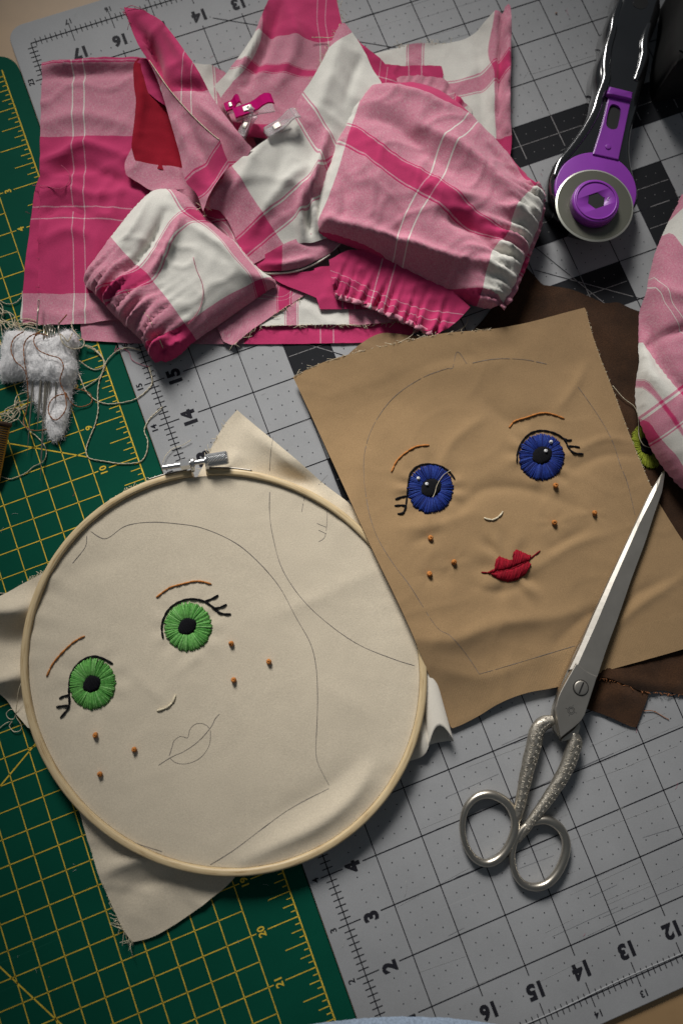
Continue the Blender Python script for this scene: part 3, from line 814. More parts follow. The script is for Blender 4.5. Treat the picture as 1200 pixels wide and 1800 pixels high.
floss(D, 'eyebrow', [[(83, 1189), (95, 1165), (115, 1142), (132, 1127), (150, 1118)]], 0.018, M['t_orange'], cr)
floss(D, 'eyebrow', [[(275, 1050), (297, 1034), (318, 1027), (340, 1022), (356, 1022), (372, 1027)]], 0.018, M['t_orange'], cr)
for x, y in ((407, 1131), (473, 1163), (411, 1195), (169, 1292), (237, 1317), (177, 1360)): knot(D, cr, x, y, M['t_orange'])
floss(D, 'nose', [[(276, 1249), (292, 1244), (303, 1236), (309, 1221)]], 0.020, M['t_cream'], cr)
pencil(D, 'pencil_line', [[(160, 934), (186, 947), (220, 925), (260, 918), (305, 920), (355, 928), (410, 952), (450, 984), (490, 1030), (520, 1085), (545, 1130), (555, 1170), (558, 1220), (557, 1270), (555, 1320), (560, 1345), (578, 1380)],
                            [(578, 1386), (540, 1405), (500, 1428), (450, 1465), (410, 1495), (370, 1520)], [(190, 1452), (230, 1478), (285, 1497)], [(128, 990), (150, 962), (153, 942)],
                            [(474, 865), (474, 905), (480, 945), (496, 1000), (530, 1052), (575, 1095), (630, 1133), (690, 1158), (728, 1170)]], cr, 0.013, 0.0)
pencil(D, 'pencil_line', [[(279, 1345), (301, 1331), (325, 1320), (350, 1302), (371, 1278), (378, 1264), (386, 1255)], [(298, 1328), (303, 1312), (306, 1302), (318, 1294), (330, 1297), (334, 1282), (345, 1272), (360, 1273), (369, 1281)],
                         [(299, 1332), (310, 1341), (330, 1342), (352, 1332), (368, 1310), (370, 1284)]], cr, 0.010, 0.0)
pencil(D, 'pencil_line', [[(575, 895), (574, 925), (570, 945), (560, 952)], [(573, 938), (560, 932)], [(574, 927), (557, 920)], [(535, 873), (530, 900)]], cr, 0.008, 0.05)
# the loose corners of the cloth outside the ring
fl = Cloth([(417, 721, .20), (396, 745, .16), (372, 786, .15), (352, 830, .20), (330, 870, .22), (420, 930, .2), (560, 960, .2), (660, 960, .2), (622, 893, .30), (560, 842, .30), (480, 775, .26)],
           ridges=[([(480, 840), (560, 850), (610, 890)], .28, -.13), ([(440, 760), (520, 820), (590, 880)], .22, .10), ([(420, 790), (400, 830)], .25, .06)], nz=(.02, .9), seed=5, minz=.03)
fl.build('loose_corner', M['cream'], cr)
pencil(fl, 'pencil_line', [[(480, 768), (476, 795), (474, 828)], [(576, 835), (560, 852)]], cr, 0.010, 0.0)
fray(fl, 'frayed_edge', [(400, 740), (372, 786), (352, 828)], 22, .10, M['t_cream'], cr, seed=6)
f2 = Cloth([(-60, 1075, .10), (0, 1050, .10), (40, 1027, .16), (93, 996, .26), (140, 945, .30), (190, 890, .30), (250, 852, .30), (318, 838, .30), (345, 838, .28), (350, 900, .2), (200, 1000, .2), (130, 1150, .2), (120, 1280, .2), (52, 1281, .22), (26, 1252, .14), (0, 1217, .10), (-60, 1170, .10)],
           ridges=[([(-40, 1075), (20, 1075), (70, 1062)], .28, .16), ([(-20, 1125), (30, 1120), (60, 1105)], .30, -.05), ([(-40, 1200), (10, 1195), (50, 1185)], .22, .13), ([(20, 1230), (60, 1225)], .2, -.06)], nz=(.02, 1.0), seed=8, minz=.03, rg=2.3)
f2.build('loose_corner', M['cream'], cr)
fray(f2, 'frayed_edge', [(40, 1024), (93, 994), (140, 943), (190, 888), (250, 850), (310, 836)], 150, .09, M['t_cream'], cr, seed=9, r=.006)
f3 = Cloth([(140, 1425, .22), (156, 1480, .14), (172, 1530, .12), (196, 1590, .10), (216, 1632, .07), (234, 1656, .05), (270, 1646, .05), (320, 1617, .06), (370, 1580, .08), (412, 1543, .12), (430, 1500, .2), (330, 1420, .2), (220, 1390, .2)],
           ridges=[([(190, 1530), (250, 1505), (310, 1500)], .20, .12), ([(210, 1575), (260, 1555), (330, 1535)], .22, -.05)], nz=(.018, .9), seed=10, minz=.03)
f3.build('loose_corner', M['cream'], cr)
fray(f3, 'frayed_edge', [(205, 1608), (216, 1632), (232, 1655)], 26, .16, M['t_cream'], cr, seed=12)
fray(f3, 'frayed_edge', [(146, 1450), (172, 1530), (200, 1600)], 50, .04, M['t_cream'], cr, seed=13)
f4 = Cloth([(722, 1200, .2), (748, 1215, .13), (756, 1260, .13), (757, 1290, .18), (751, 1315, .17), (738, 1331, .10), (712, 1341, .06), (690, 1358, .06), (640, 1380, .15), (660, 1240, .2)], nz=(.012, .8), seed=14, res=.07,
           ridges=[([(745, 1330), (740, 1290), (735, 1240)], .10, .06)], minz=.03)
f4.build('loose_corner', M['ivory'], cr)
# the rolled-over corner: a tapering curl of cloth
g = Geo(); a, b = W(744, 1140, .28), W(775, 1307, .20); ax = (b-a)/np.linalg.norm(b-a); sd = np.cross(ax, [0, 0, 1]); sd /= np.linalg.norm(sd); V = []; Fc = []; nu, nv = 26, 22
for i in range(nu+1):
    t = i/nu; r = 0.10+0.19*t; cpt = a+(b-a)*t*(1.0)
    for k in range(nv+1):
        an = math.radians(-140+345*k/nv); rr = r*(1-0.10*k/nv)
        up_ = max(0, math.sin(an)); V.append(a+(b-a)*t*(1-.20*up_**2)+sd*rr*math.cos(an)*0.95+np.array([0, 0, 1.0])*(rr*math.sin(an)*0.62))
for i in range(nu):
    for k in range(nv): Fc.append((i*(nv+1)+k, i*(nv+1)+k+1, (i+1)*(nv+1)+k+1, (i+1)*(nv+1)+k))
o = mesh('rolled_corner', V, Fc, M['ivory'], cr); md = o.modifiers.new('t', 'SOLIDIFY'); md.thickness = .016*IN; md.offset = 0

# ------------------------------------------------------------------ brown cloths
br = Cloth([(760, 600, .03), (800, 600, .03), (850, 560, .03), (915, 462, .04), (932, 478, .04), (952, 501, .04), (1000, 508, .05), (1040, 524, .05), (1062, 533, .07), (1085, 532, .06), (1110, 543, .04), (1160, 560, .04), (1250, 700, .04), (1250, 1000, .04), (1190, 950, .04), (1100, 900, .03), (950, 700, .03), (800, 660, .03)],
           nz=(.015, 1.4), cr=.012, rg=.7, seed=20, ridges=[([(980, 530), (1060, 590), (1100, 640)], .3, .05), ([(1040, 600), (1080, 700), (1110, 740)], .2, .05)], minz=.02)
bo = br.build('face_fabric', M['brown']); props(bo, 'dark brown cloth with lime green stitched eye under checked garment', 'fabric')
eye(br, bo, 1136, 786, 26, 40, -0.35, 13, (0, -2), [M['t_lime'], M['t_lime']], 31, 70)
knot(br, bo, 1138, 777, M['t_white'], .035, 'eye_highlight', .05)
b2 = Cloth([(970, 1200, .03), (1000, 1235, .03), (1030, 1246, .04), (1062, 1257, .06), (1105, 1276, .05), (1118, 1279, .05), (1127, 1250, .05), (1140, 1205, .05), (1120, 1150, .03), (1020, 1130, .03)], nz=(.03, .7), seed=21,
           ridges=[([(1040, 1235), (1080, 1215), (1120, 1225)], .25, .09)], minz=.02)
props(b2.build('fabric_scrap', M['brown']), 'brown suede cloth corner poking out beneath the scissors pivot', 'fabric')
b3 = Cloth([(1020, 1150, .09), (1045, 1190, .10), (1068, 1192, .12), (1100, 1205, .11), (1132, 1216, .09), (1165, 1214, .07), (1197, 1222, .06), (1260, 1236, .06), (1260, 1080, .06), (1120, 1110, .06)], nz=(.03, .7), seed=22,
           ridges=[([(1060, 1185), (1120, 1200), (1190, 1205)], .10, .05)], minz=.02)
b3o = props(b3.build('fabric_scrap', M['brown']), 'brown suede cloth strip under lower selvedge of tan face fabric', 'fabric')
fray(b3, 'frayed_edge', [(1045, 1190), (1100, 1205), (1132, 1216), (1197, 1222)], 60, .06, M['t_brown'], b3o, seed=23)

# ------------------------------------------------------------------ tan cloth with the blue-eyed face
t2 = Cloth([(575, 660, .05), (590, 645, .05), (615, 620, .06), (640, 600, .07), (665, 587, .08), (690, 586, .08), (740, 592, .07), (800, 590, .07), (860, 575, .06), (880, 640, .05), (720, 680, .05)], nz=(.015, .9), seed=24, minz=.03)
t2o = props(t2.build('fabric_scrap', M['tan2']), 'tan cotton layer peeking out behind upper edge of blue eyed face', 'fabric')
def puckers(spots, h):
    S = [(W(x, y, h)[:2], r0, k, a, sd) for x, y, r0, k, a, sd in spots]
    def f(Q):
        z = np.zeros(len(Q))
        for c, r0, k, a, sd in S:
            d = Q-c; r = np.linalg.norm(d, axis=1); th = np.arctan2(d[:, 1], d[:, 0])
            m = np.array([.6+1.2*noise.noise(Vector((t*1.3, sd, 1.0))) for t in th])
            z += a*m*np.sin(k*th+sd+1.5*np.sin(2*th+sd))*np.exp(-((r-r0)/.22)**2)
        return z
    return f
PK = puckers([(756, 860, .58, 9, .028, 1), (951, 804, .58, 8, .030, 2), (893, 997, .58, 7, .040, 3), (756, 946, .12, 5, .012, 4), (797, 988, .12, 5, .012, 5), (754, 1009, .12, 4, .012, 6), (973, 919, .12, 5, .012, 7), (1043, 902, .12, 4, .012, 8)], .25)
tn = Cloth([(515, 663, .18), (560, 640, .26), (620, 621, .33), (700, 602, .36), (780, 586, .36), (860, 579, .36), (930, 566, .34), (1000, 547, .30), (1028, 540, .26), (1046, 605, .20), (1078, 690, .16), (1112, 780, .15), (1146, 862, .16), (1170, 905, .13), (1205, 958, .12), (1270, 1050, .11), (1270, 1118, .12), (1200, 1141, .14), (1130, 1161, .15), (1060, 1181, .15), (985, 1206, .14), (925, 1218, .15), (880, 1235, .16), (845, 1256, .12), (815, 1272, .10), (793, 1281, .10), (775, 1240, .18), (745, 1166, .44), (716, 1096, .52), (690, 1040, .54), (655, 968, .53), (622, 895, .45), (590, 825, .28), (552, 742, .16)],
           ctrl=[(700, 700, .17), (640, 800, .32), (700, 880, .36), (760, 1000, .40), (800, 1100, .36), (850, 800, .17), (900, 700, .16), (1000, 650, .17), (1000, 900, .22), (950, 1050, .24), (870, 1180, .2), (1080, 950, .2), (1040, 1100, .18), (1150, 1050, .18)],
           ridges=[([(690, 1120), (790, 1125), (850, 1105), (960, 1080)], .34, .13), ([(740, 1010), (790, 1020)], .25, -.05), ([(800, 905), (850, 860), (930, 860), (1010, 890)], .20, -.07), ([(770, 820), (800, 770), (850, 735)], .20, .06),
                   ([(1000, 800), (1060, 770), (1110, 775)], .12, .05), ([(1000, 830), (1060, 800), (1120, 800)], .16, -.05), ([(980, 720), (1010, 680), (1030, 640)], .16, .05), ([(700, 930), (760, 925), (830, 900)], .18, .05), ([(720, 955), (770, 945)], .18, -.05),
                   ([(850, 700), (900, 740), (960, 730)], .30, -.06), ([(940, 1000), (1000, 960), (1060, 940)], .16, .05), ([(960, 970), (1030, 930)], .14, -.05), ([(830, 1030), (860, 1040), (900, 1035), (940, 1010)], .14, -.05), ([(980, 1130), (1030, 1085), (1090, 1060), (1190, 1010)], .16, -.06),
                   ([(1060, 1120), (1130, 1060), (1210, 1010)], .14, .05), ([(760, 1170), (850, 1190), (960, 1150)], .3, .06), ([(560, 700), (700, 660), (850, 640)], .5, .04), ([(640, 690), (760, 640), (900, 610)], .25, -.025), ([(860, 1090), (960, 1090), (1040, 1060)], .2, .04)],
           nz=(.018, 1.5), seed=25, res=.07, minz=.05, cr=.008, rg=.8, wk=.75, extra=PK)
dn = (W(793, 1281, .1)-W(1200, 1141, .14))[:2]; dn /= np.linalg.norm(dn); nrm = np.array([-dn[1], dn[0]]); q0 = W(793, 1281, .1)[:2]
if (W(800, 900, .2)[:2]-q0)@nrm < 0: nrm = -nrm
eb = np.array([((W(x, y, h)[:2]-q0)@dn, (W(x, y, h)[:2]-q0)@nrm) for x, y, h in ((793, 1281, .1), (845, 1256, .12), (880, 1235, .16), (925, 1218, .15), (985, 1206, .14), (1060, 1181, .15), (1130, 1161, .15), (1200, 1141, .14), (1270, 1118, .12))])
eb = eb[np.argsort(eb[:, 0])]
tn.uvf = lambda Q: np.c_[(Q-q0)@dn, (Q-q0)@nrm-np.interp((Q-q0)@dn, eb[:, 0], eb[:, 1])]
tno = tn.build('face_fabric', M['tan']); props(tno, 'tan cotton cloth with blue eyed embroidered face and red lips', 'fabric')
BE = [M['t_blue'], M['t_blue2'], thread('light blue floss', (0.016, 0.040, 0.21), 0.6)]
e1 = eye(tn, tno, 756, 860, 40, 43, 0.1, 17, (1, -2), BE, 41); e2 = eye(tn, tno, 951, 804, 40, 41, 0.1, 16.5, (0, -3), BE, 42)
for e, P in ((e1, ((734, 842), (749, 852))), (e2, ((966, 778), (957, 794)))):
    for x, y in P:
        knot(tn, e, x, y, M['t_white'], .038, 'highlight', .035)
floss(tn, 'eyelash', [[(799, 843), (789, 829), (772, 819), (752, 816), (735, 819), (722, 831), (717, 848), (715, 872), (712, 893), (707, 902), (698, 903)], [(714, 872), (704, 874), (694, 878)], [(714, 889), (703, 888), (693, 889)]], .020, M['t_black'], tno)
floss(tn, 'eyelash', [[(907, 813), (909, 795), (918, 774), (933, 761), (953, 757), (975, 762), (990, 772), (998, 786), (1007, 796), (1024, 798)], [(990, 771), (997, 774), (1004, 773)], [(997, 785), (1008, 785), (1018, 787)]], .020, M['t_black'], tno)
floss(tn, 'eyebrow', [[(687, 830), (697, 810), (712, 796), (732, 785), (754, 783)]], .018, M['t_orange'], tno)
floss(tn, 'eyebrow', [[(894, 752), (903, 741), (922, 735), (952, 726), (975, 730), (991, 736)]], .018, M['t_orange'], tno)
floss(tn, 'nose', [[(850, 910), (862, 914), (876, 908), (883, 899)]], .020, M['t_cream'], tno)
for x, y in ((756, 946), (797, 988), (754, 1009), (975, 854), (973, 919), (1043, 902)): knot(tn, tno, x, y, M['t_orange'], .054)
LR = [M['t_red'], M['t_red2']]
up = satin_fill(tn, 'upper_lip', [(856, 1007), (868, 1000), (871, 984), (877, 978), (888, 983), (899, 985), (902, 971), (907, 966), (920, 972), (931, 976), (928, 985), (905, 996), (885, 1002)], 0.25, LR, tno, 2.4, .035, 51)
lo = satin_fill(tn, 'lower_lip', [(862, 1009), (885, 1003), (905, 998), (928, 986), (931, 992), (922, 1010), (908, 1020), (892, 1023), (876, 1019)], 0.35, LR, tno, 2.4, .035, 52)
floss(tn, 'lip_line', [[(845, 1006), (862, 1007), (885, 1003), (905, 997), (925, 986), (948, 968)]], .017, M['t_red2'], tno)
pencil(tn, 'pencil_line', [[(640, 850), (640, 800), (655, 750), (690, 700), (740, 665), (785, 648), (795, 647), (803, 618), (820, 640)], [(830, 638), (870, 631), (920, 632), (960, 640)], [(1015, 680), (1050, 730), (1075, 775), (1090, 820), (1102, 850), (1115, 905)],
                             [(640, 850), (648, 900), (663, 945), (690, 990), (720, 1030), (765, 1100), (790, 1117), (815, 1145), (842, 1185)], [(842, 1185), (900, 1168), (960, 1150), (1010, 1135)]], tno, .010, .02)
fray(tn, 'frayed_edge', [(1030, 550), (1046, 605), (1078, 690), (1112, 780), (1146, 862)], 190, .035, M['t_cream'], tno, seed=26, spread=.3, r=.004)
fray(tn, 'frayed_edge', [(520, 660), (560, 640), (620, 621), (700, 602), (780, 587), (860, 579)], 90, .09, M['t_cream'], tno, seed=27, spread=1.6, r=.0045)

# ------------------------------------------------------------------ the heap of pink checked doll garment pieces
GP = None
def gather(p0, p1, h, depth, n, amp, seed=0, both=False):
    """crimped folds fanning out from a gathered seam p0-p1 (photo pixels)"""
    a, b = W(*p0, h)[:2], W(*p1, h)[:2]; L = np.linalg.norm(b-a); t = (b-a)/L; nn = np.array([-t[1], t[0]])
    def f(Q):
        u = ((Q-a)@t)/L; v = (Q-a)@nn; w = np.exp(-(np.abs(v)/depth)**1.3)*((u > -0.05) & (u < 1.05))
        uw = u+np.array([.055*noise.noise(Vector((x*5.1, y*0.5, seed*5.1)))+.02*noise.noise(Vector((x*13., y*1.4, seed*1.3))) for x, y in zip(u, v)])
        am = np.array([.75+.8*noise.noise(Vector((x*n*.55, .3, seed*2.3))) for x in uw])
        return amp*w*(np.abs(np.sin(math.pi*n*uw))**.75-.6)*am+amp*.25*w*np.sin(2*math.pi*n*1.7*uw)
    return f
def sumf(*fs): return lambda Q: sum(f(Q) for f in fs)

def garment(name, label, outline, mat='plaid', cat='fabric', group=None, parent=None, **kw):
    kw.setdefault('rg', 1.7); kw.setdefault('cr', .030); kw.setdefault('wk', .8)
    c = Cloth(outline, **kw); o = c.build(name, M[mat], parent)
    if parent is None: props(o, label, cat, group)
    return c, o

# bottom sheets
UVL = [(128, 362, 1.665, 1.665), (148, 362, 1.945, 1.665), (128, 240, 1.665, 0.0), (130, 515, 1.665, 3.6), (150, 515, 1.945, 3.6), (72, 240, .92, 0), (68, 515, .90, 3.6), (128, 125, 1.665, -1.42), (300, 240, 4.0, 0.02), (300, 515, 4.0, 3.6), (250, 120, 3.4, -1.42), (128, 570, 1.665, 4.35), (60, 385, .72, 1.95)]
cA, oA = garment('fabric_sheet', 'checked sheet edge showing below and beside flat pink checked piece', [(74, 300, .03), (62, 335, .03), (52, 410, .03), (44, 480, .03), (38, 545, .03), (37, 568, .03), (66, 571, .03), (120, 566, .03), (240, 500, .03), (240, 320, .03)], uv=[(u[0]-34, u[1], u[2]-.98, u[3]) for u in UVL], nz=(.006, 1.0), seed=60, minz=.02)
cB, oB = garment('fabric_sheet', 'dark pink checked sheet lying lowest along the heap front edge', [(144, 560, .03), (144, 598, .03), (190, 601, .03), (255, 604, .03), (420, 605, .03), (560, 604, .03), (650, 602, .03), (700, 595, .03), (755, 575, .03), (740, 500, .03), (420, 480, .03), (160, 520, .03)],
               uv=[(562, 588, 1.665, 1.0), (585, 588, 1.945, 1.0), (145, 588, -3.45, .75), (430, 588, 0, .9), (562, 560, 1.665, .6), (700, 585, 3.3, 1.0)], nz=(.006, 1.0), seed=61, minz=.02)
cC, oC = garment('fabric_sheet', 'flat folded pink checked sheet, largest of the heap, thin white lines', [(75, 112, .13), (110, 109, .13), (180, 104, .13), (240, 101, .13), (300, 108, .13), (380, 118, .13), (410, 150, .12), (470, 330, .1), (470, 500, .1), (330, 566, .09), (205, 563, .09), (150, 569, .09), (68, 571, .09), (68, 480, .10), (70, 400, .11), (72, 300, .12), (72, 230, .12)],
               uv=UVL, nz=(.018, 1.2), seed=62, minz=.05, rg=1.0, wk=1.0, cr=.05, ridges=[([(75, 138), (150, 130), (240, 126), (330, 130)], .14, -.13), ([(75, 121), (150, 114), (240, 110)], .10, .10), ([(75, 285), (110, 275), (150, 255), (225, 278)], .14, .15), ([(80, 312), (150, 295), (230, 325)], .16, -.12), ([(80, 220), (150, 205), (230, 225)], .22, .10), ([(75, 380), (110, 362), (150, 375)], .11, -.11), ([(72, 345), (110, 330), (170, 345), (225, 335)], .13, .10), ([(75, 425), (120, 405), (160, 420)], .16, .09), ([(100, 470), (110, 530), (108, 570)], .14, -.07), ([(180, 380), (170, 450), (180, 520)], .2, .07)])
fray(cC, 'frayed_edge', [(70, 300), (70, 400), (68, 480), (68, 570)], 30, .06, M['t_pink'], oC, seed=63)
cD, oD = garment('fabric_sheet', 'white checked fabric strip with frayed edge on dark pink sheet', [(425, 566, .09), (455, 573, .09), (560, 571, .09), (640, 571, .09), (715, 563, .09), (720, 500, .08), (480, 490, .09), (440, 540, .09)],
               uv=[(455, 560, 4.3, 4.0), (600, 560, 6.9, 4.1), (640, 560, 7.5, 4.1), (600, 530, 6.9, 3.9), (455, 530, 4.3, 3.9)], nz=(.008, .8), seed=64, minz=.05)
fray(cD, 'frayed_edge', [(455, 573), (560, 571), (640, 571), (700, 566)], 90, .10, M['t_cream'], oD, seed=65, spread=1.8)
cE, oE = garment('fabric_sheet', 'dusty pink checked scrap tucked under small puff sleeve point', [(380, 570, .12), (392, 600, .12), (410, 608, .11), (440, 583, .11), (478, 556, .12), (528, 524, .12), (548, 512, .12), (500, 480, .14), (420, 500, .14)],
               uv=[(410, 600, 4.1, 2.6), (480, 540, 5.0, 2.6), (494, 522, 5.3, 1.66), (530, 520, 5.8, 2.4), (440, 520, 4.2, 1.8), (380, 580, 3.75, 2.5)], nz=(.01, .8), seed=66, minz=.06)
fray(cE, 'frayed_edge', [(410, 606), (440, 583), (478, 556), (528, 524)], 40, .12, M['t_cream'], oE, seed=67, spread=1.6)

# white checked piece at the back
cF, oF = garment('fabric_sheet', 'white checked piece with pink folded edge standing behind gathered sleeve', [(640, 100, .10), (690, 86, .12), (730, 78, .12), (790, 76, .12), (825, 64, .14), (850, 42, .22), (866, 23, .42), (876, 21, .46), (884, 24, .34), (888, 8, .45), (896, 20, .42), (897, 90, .34), (895, 180, .30), (898, 260, .20), (880, 320, .15), (800, 330, .10), (680, 250, .10)],
               uv=[(728, 85, 5.335, 4.35), (728, 112, 5.335, 4.75), (800, 80, 6.3, 4.4), (862, 45, 7.05, 4.4), (868, 120, 7.1, 5.335), (840, 148, 6.75, 5.335), (800, 155, 6.3, 5.335), (893, 90, 7.7, 5.2), (890, 240, 7.5, 7.1), (868, 240, 7.02, 7.05), (800, 240, 6.3, 6.6), (700, 240, 4.9, 6.6)],
               ridges=[([(880, 25), (877, 100), (876, 200), (882, 280)], .06, -.10), ([(868, 30), (866, 100), (866, 190)], .10, .08), ([(889, 20), (888, 120), (888, 230)], .08, .12), ([(840, 60), (848, 150), (850, 250)], .18, -.06)], nz=(.015, 1.0), seed=68, minz=.05)
fray(cF, 'frayed_edge', [(700, 84), (740, 78), (800, 75)], 24, .14, M['t_cream'], oF, seed=69)
garment('fabric_strip', 'hot pink folded strip in front of white checked back piece', [(660, 112, .2), (700, 116, .22), (740, 115, .24), (776, 117, .24), (779, 135, .2), (770, 150, .18), (700, 160, .18), (660, 150, .18)],
        uv=[(728, 125, 1.8, 1.0), (776, 125, 2.4, 1.0), (680, 125, 1.2, 1.0), (728, 150, 1.8, 1.4)], nz=(.01, .5), seed=70, res=.06)
gh = gather((700, 138), (838, 196), .4, .35, 7, .07, 3)
cG, oG = garment('gathered_cuff', 'crumpled pink and white cuff peeking out behind the big puff sleeve', [(650, 150, .3), (690, 138, .35), (730, 133, .4), (770, 136, .42), (790, 150, .42), (800, 165, .4), (812, 178, .4), (825, 190, .38), (832, 205, .34), (810, 230, .3), (720, 200, .3)],
                 uv=[(700, 150, 4.2, 1.0), (780, 150, 4.9, 1.2), (800, 180, 5.2, 2.4), (815, 195, 5.8, 4.0), (720, 190, 4.4, 2.4)], nz=(.03, .4), seed=71, extra=gh, res=.06)

# pink facing, shade painted in as red, and the piece it belongs to
cH, oH = garment('garment_facing', 'pink facing with shade painted in as deep red, inside the open bodice beside flat sheet', [(243, 104, .35), (236, 118, .34), (236, 150, .33), (240, 180, .32), (236, 215, .30), (232, 255, .28), (234, 288, .26), (290, 302, .26), (345, 320, .26), (380, 300, .26), (330, 180, .30), (285, 112, .36)], 'red',
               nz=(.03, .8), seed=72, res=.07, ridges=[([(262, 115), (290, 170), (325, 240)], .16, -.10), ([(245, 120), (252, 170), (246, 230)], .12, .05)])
garment('facing_border', None, [(232, 262, .28), (220, 286, .26), (222, 308, .26), (245, 322, .26), (271, 336, .28), (320, 334, .28), (350, 330, .28), (352, 300, .28), (290, 292, .30), (238, 284, .30)], parent=oH,
        uv=[(230, 300, 3.9, 1.2), (320, 320, 4.9, 1.2), (240, 280, 3.9, 1.0), (320, 335, 4.9, 1.5)], nz=(.015, .6), seed=73, res=.06)
garment('facing_fold', None, [(243, 103, .37), (262, 106, .39), (275, 120, .40), (292, 150, .40), (300, 190, .36), (282, 180, .36), (264, 166, .36), (246, 150, .36), (238, 122, .36)], parent=oH,
        uv=[(245, 115, .3, .6), (290, 115, .9, .6), (250, 160, .4, 1.2), (290, 170, .9, 1.4)], nz=(.015, .6), seed=74, res=.06)

# strap piece running up out of the picture
cI, oI = garment('garment_strap', 'light pink checked strap piece running up behind the sewing clips', [(478, -30, .5), (470, 10, .48), (446, 62, .46), (420, 100, .44), (398, 130, .44), (376, 152, .44), (390, 175, .42), (420, 240, .35), (520, 250, .35), (560, 220, .4), (610, 120, .55), (604, 60, .6), (596, 20, .6), (585, -30, .6)],
               ctrl=[(520, 60, .55), (480, 150, .40), (540, 120, .42), (450, 180, .36)],
               uv=[(557, 10, 1.665, 2.6), (562, 75, 1.665, 3.6), (571, 40, 1.945, 3.2), (577, 90, 1.945, 4.0), (480, 68, .25, 3.6), (434, 108, -.05, 5.335), (497, 118, .8, 5.335), (559, 128, 1.6, 5.335), (480, 10, .3, 2.4), (470, 180, .7, 6.4), (395, 165, .02, 6.3)],
               ridges=[([(470, 5), (450, 75), (410, 140)], .10, .09), ([(490, 15), (470, 80), (430, 150)], .13, -.09), ([(500, 0), (520, 70), (490, 150)], .2, .07)], nz=(.02, .9), seed=75, res=.075)
fray(cI, 'frayed_edge', [(588, -10), (598, 20), (606, 60)], 20, .12, M['t_cream'], oI, seed=76)
garment('fabric_strip', 'bright pink strip crossing behind the white bodice shoulder', [(628, 70, .4), (640, 82, .45), (668, 105, .42), (692, 132, .4), (700, 152, .36), (660, 158, .36), (636, 130, .36), (622, 95, .36)],
        uv=[(650, 110, 1.45, 1.3), (690, 140, 1.66, 2.2), (640, 85, 1.2, 1.0), (660, 150, 1.9, 1.6)], nz=(.012, .5), seed=77, res=.06)

# bodice
def nv(p, c, n, k): return ((p[0]-c[0])*n[0]+(p[1]-c[1])*n[1])/k
BUV = []
for p in ((410, 294), (463, 384), (503, 435), (380, 350), (440, 450), (560, 320), (480, 250), (520, 177), (580, 252), (600, 80), (560, 400), (640, 130), (420, 440)):
    BUV.append((*p, 3.6+nv(p, (456, 366), (.834, -.55), 90), 5.335+nv(p, (486, 379), (.65, .76), 96)))
cJ, oJ = garment('doll_bodice', 'white and pink checked bodice piece folded in middle of the heap', [(352, 352, .55), (372, 322, .66), (408, 292, .80), (445, 265, .85), (480, 238, .86), (517, 205, .88), (524, 175, .85), (548, 140, .85), (575, 92, .85), (593, 52, .82), (604, 40, .80), (622, 62, .75), (640, 90, .72), (655, 122, .7), (672, 150, .72), (680, 200, .6), (640, 300, .5), (600, 400, .45), (556, 425, .42), (520, 430, .40), (480, 448, .36), (438, 468, .32), (424, 440, .38), (404, 395, .45), (386, 370, .48), (365, 372, .48)],
               ctrl=[(480, 300, .85), (540, 250, .80), (600, 150, .85), (430, 340, .72), (500, 390, .55), (540, 330, .72)],
               uv=BUV, nz=(.02, .9), seed=78, res=.075, minz=.1,
               ridges=[([(575, 245), (560, 300), (548, 350), (556, 395)], .12, .20), ([(540, 330), (528, 365), (532, 410)], .11, .11), ([(550, 340), (544, 372), (546, 400)], .11, -.16), ([(500, 270), (488, 320), (500, 365)], .26, -.05), ([(540, 300), (500, 330), (440, 400)], .18, .06),
                       ([(390, 330), (370, 350), (372, 368)], .10, .10), ([(560, 210), (580, 150), (600, 80)], .24, .07), ([(636, 100), (620, 140), (606, 190)], .12, -.05), ([(465, 255), (440, 300), (405, 345)], .22, .05)])
fray(cJ, 'frayed_edge', [(517, 205), (548, 140), (593, 52)], 30, .10, M['t_cream'], oJ, seed=79)
# turned-up hem below the bodice
cK, oK = garment('bodice_hem', 'rounded pink hem edge lined in white under the bodice', [(436, 466, .22), (446, 474, .24), (480, 478, .24), (520, 474, .25), (552, 462, .27), (585, 442, .3), (600, 430, .3), (580, 400, .42), (520, 420, .44), (470, 446, .38)],
               uv=[(450, 470, 3.1, .6), (495, 462, 3.6, .9), (550, 445, 4.3, 1.2), (520, 430, 3.9, .6), (590, 430, 4.8, 1.6)], nz=(.012, .6), seed=80, res=.06, ridges=[([(450, 465), (500, 466), (560, 450)], .1, .06)])
g = Geo(); g.tube([p+np.array([0, 0, -.02]) for p in line_on(cK, [(440, 468), (448, 476), (480, 480), (520, 476), (552, 464), (580, 447)], 0)], .022, 6); g.build('lining_edge', M['ivory'], oK)

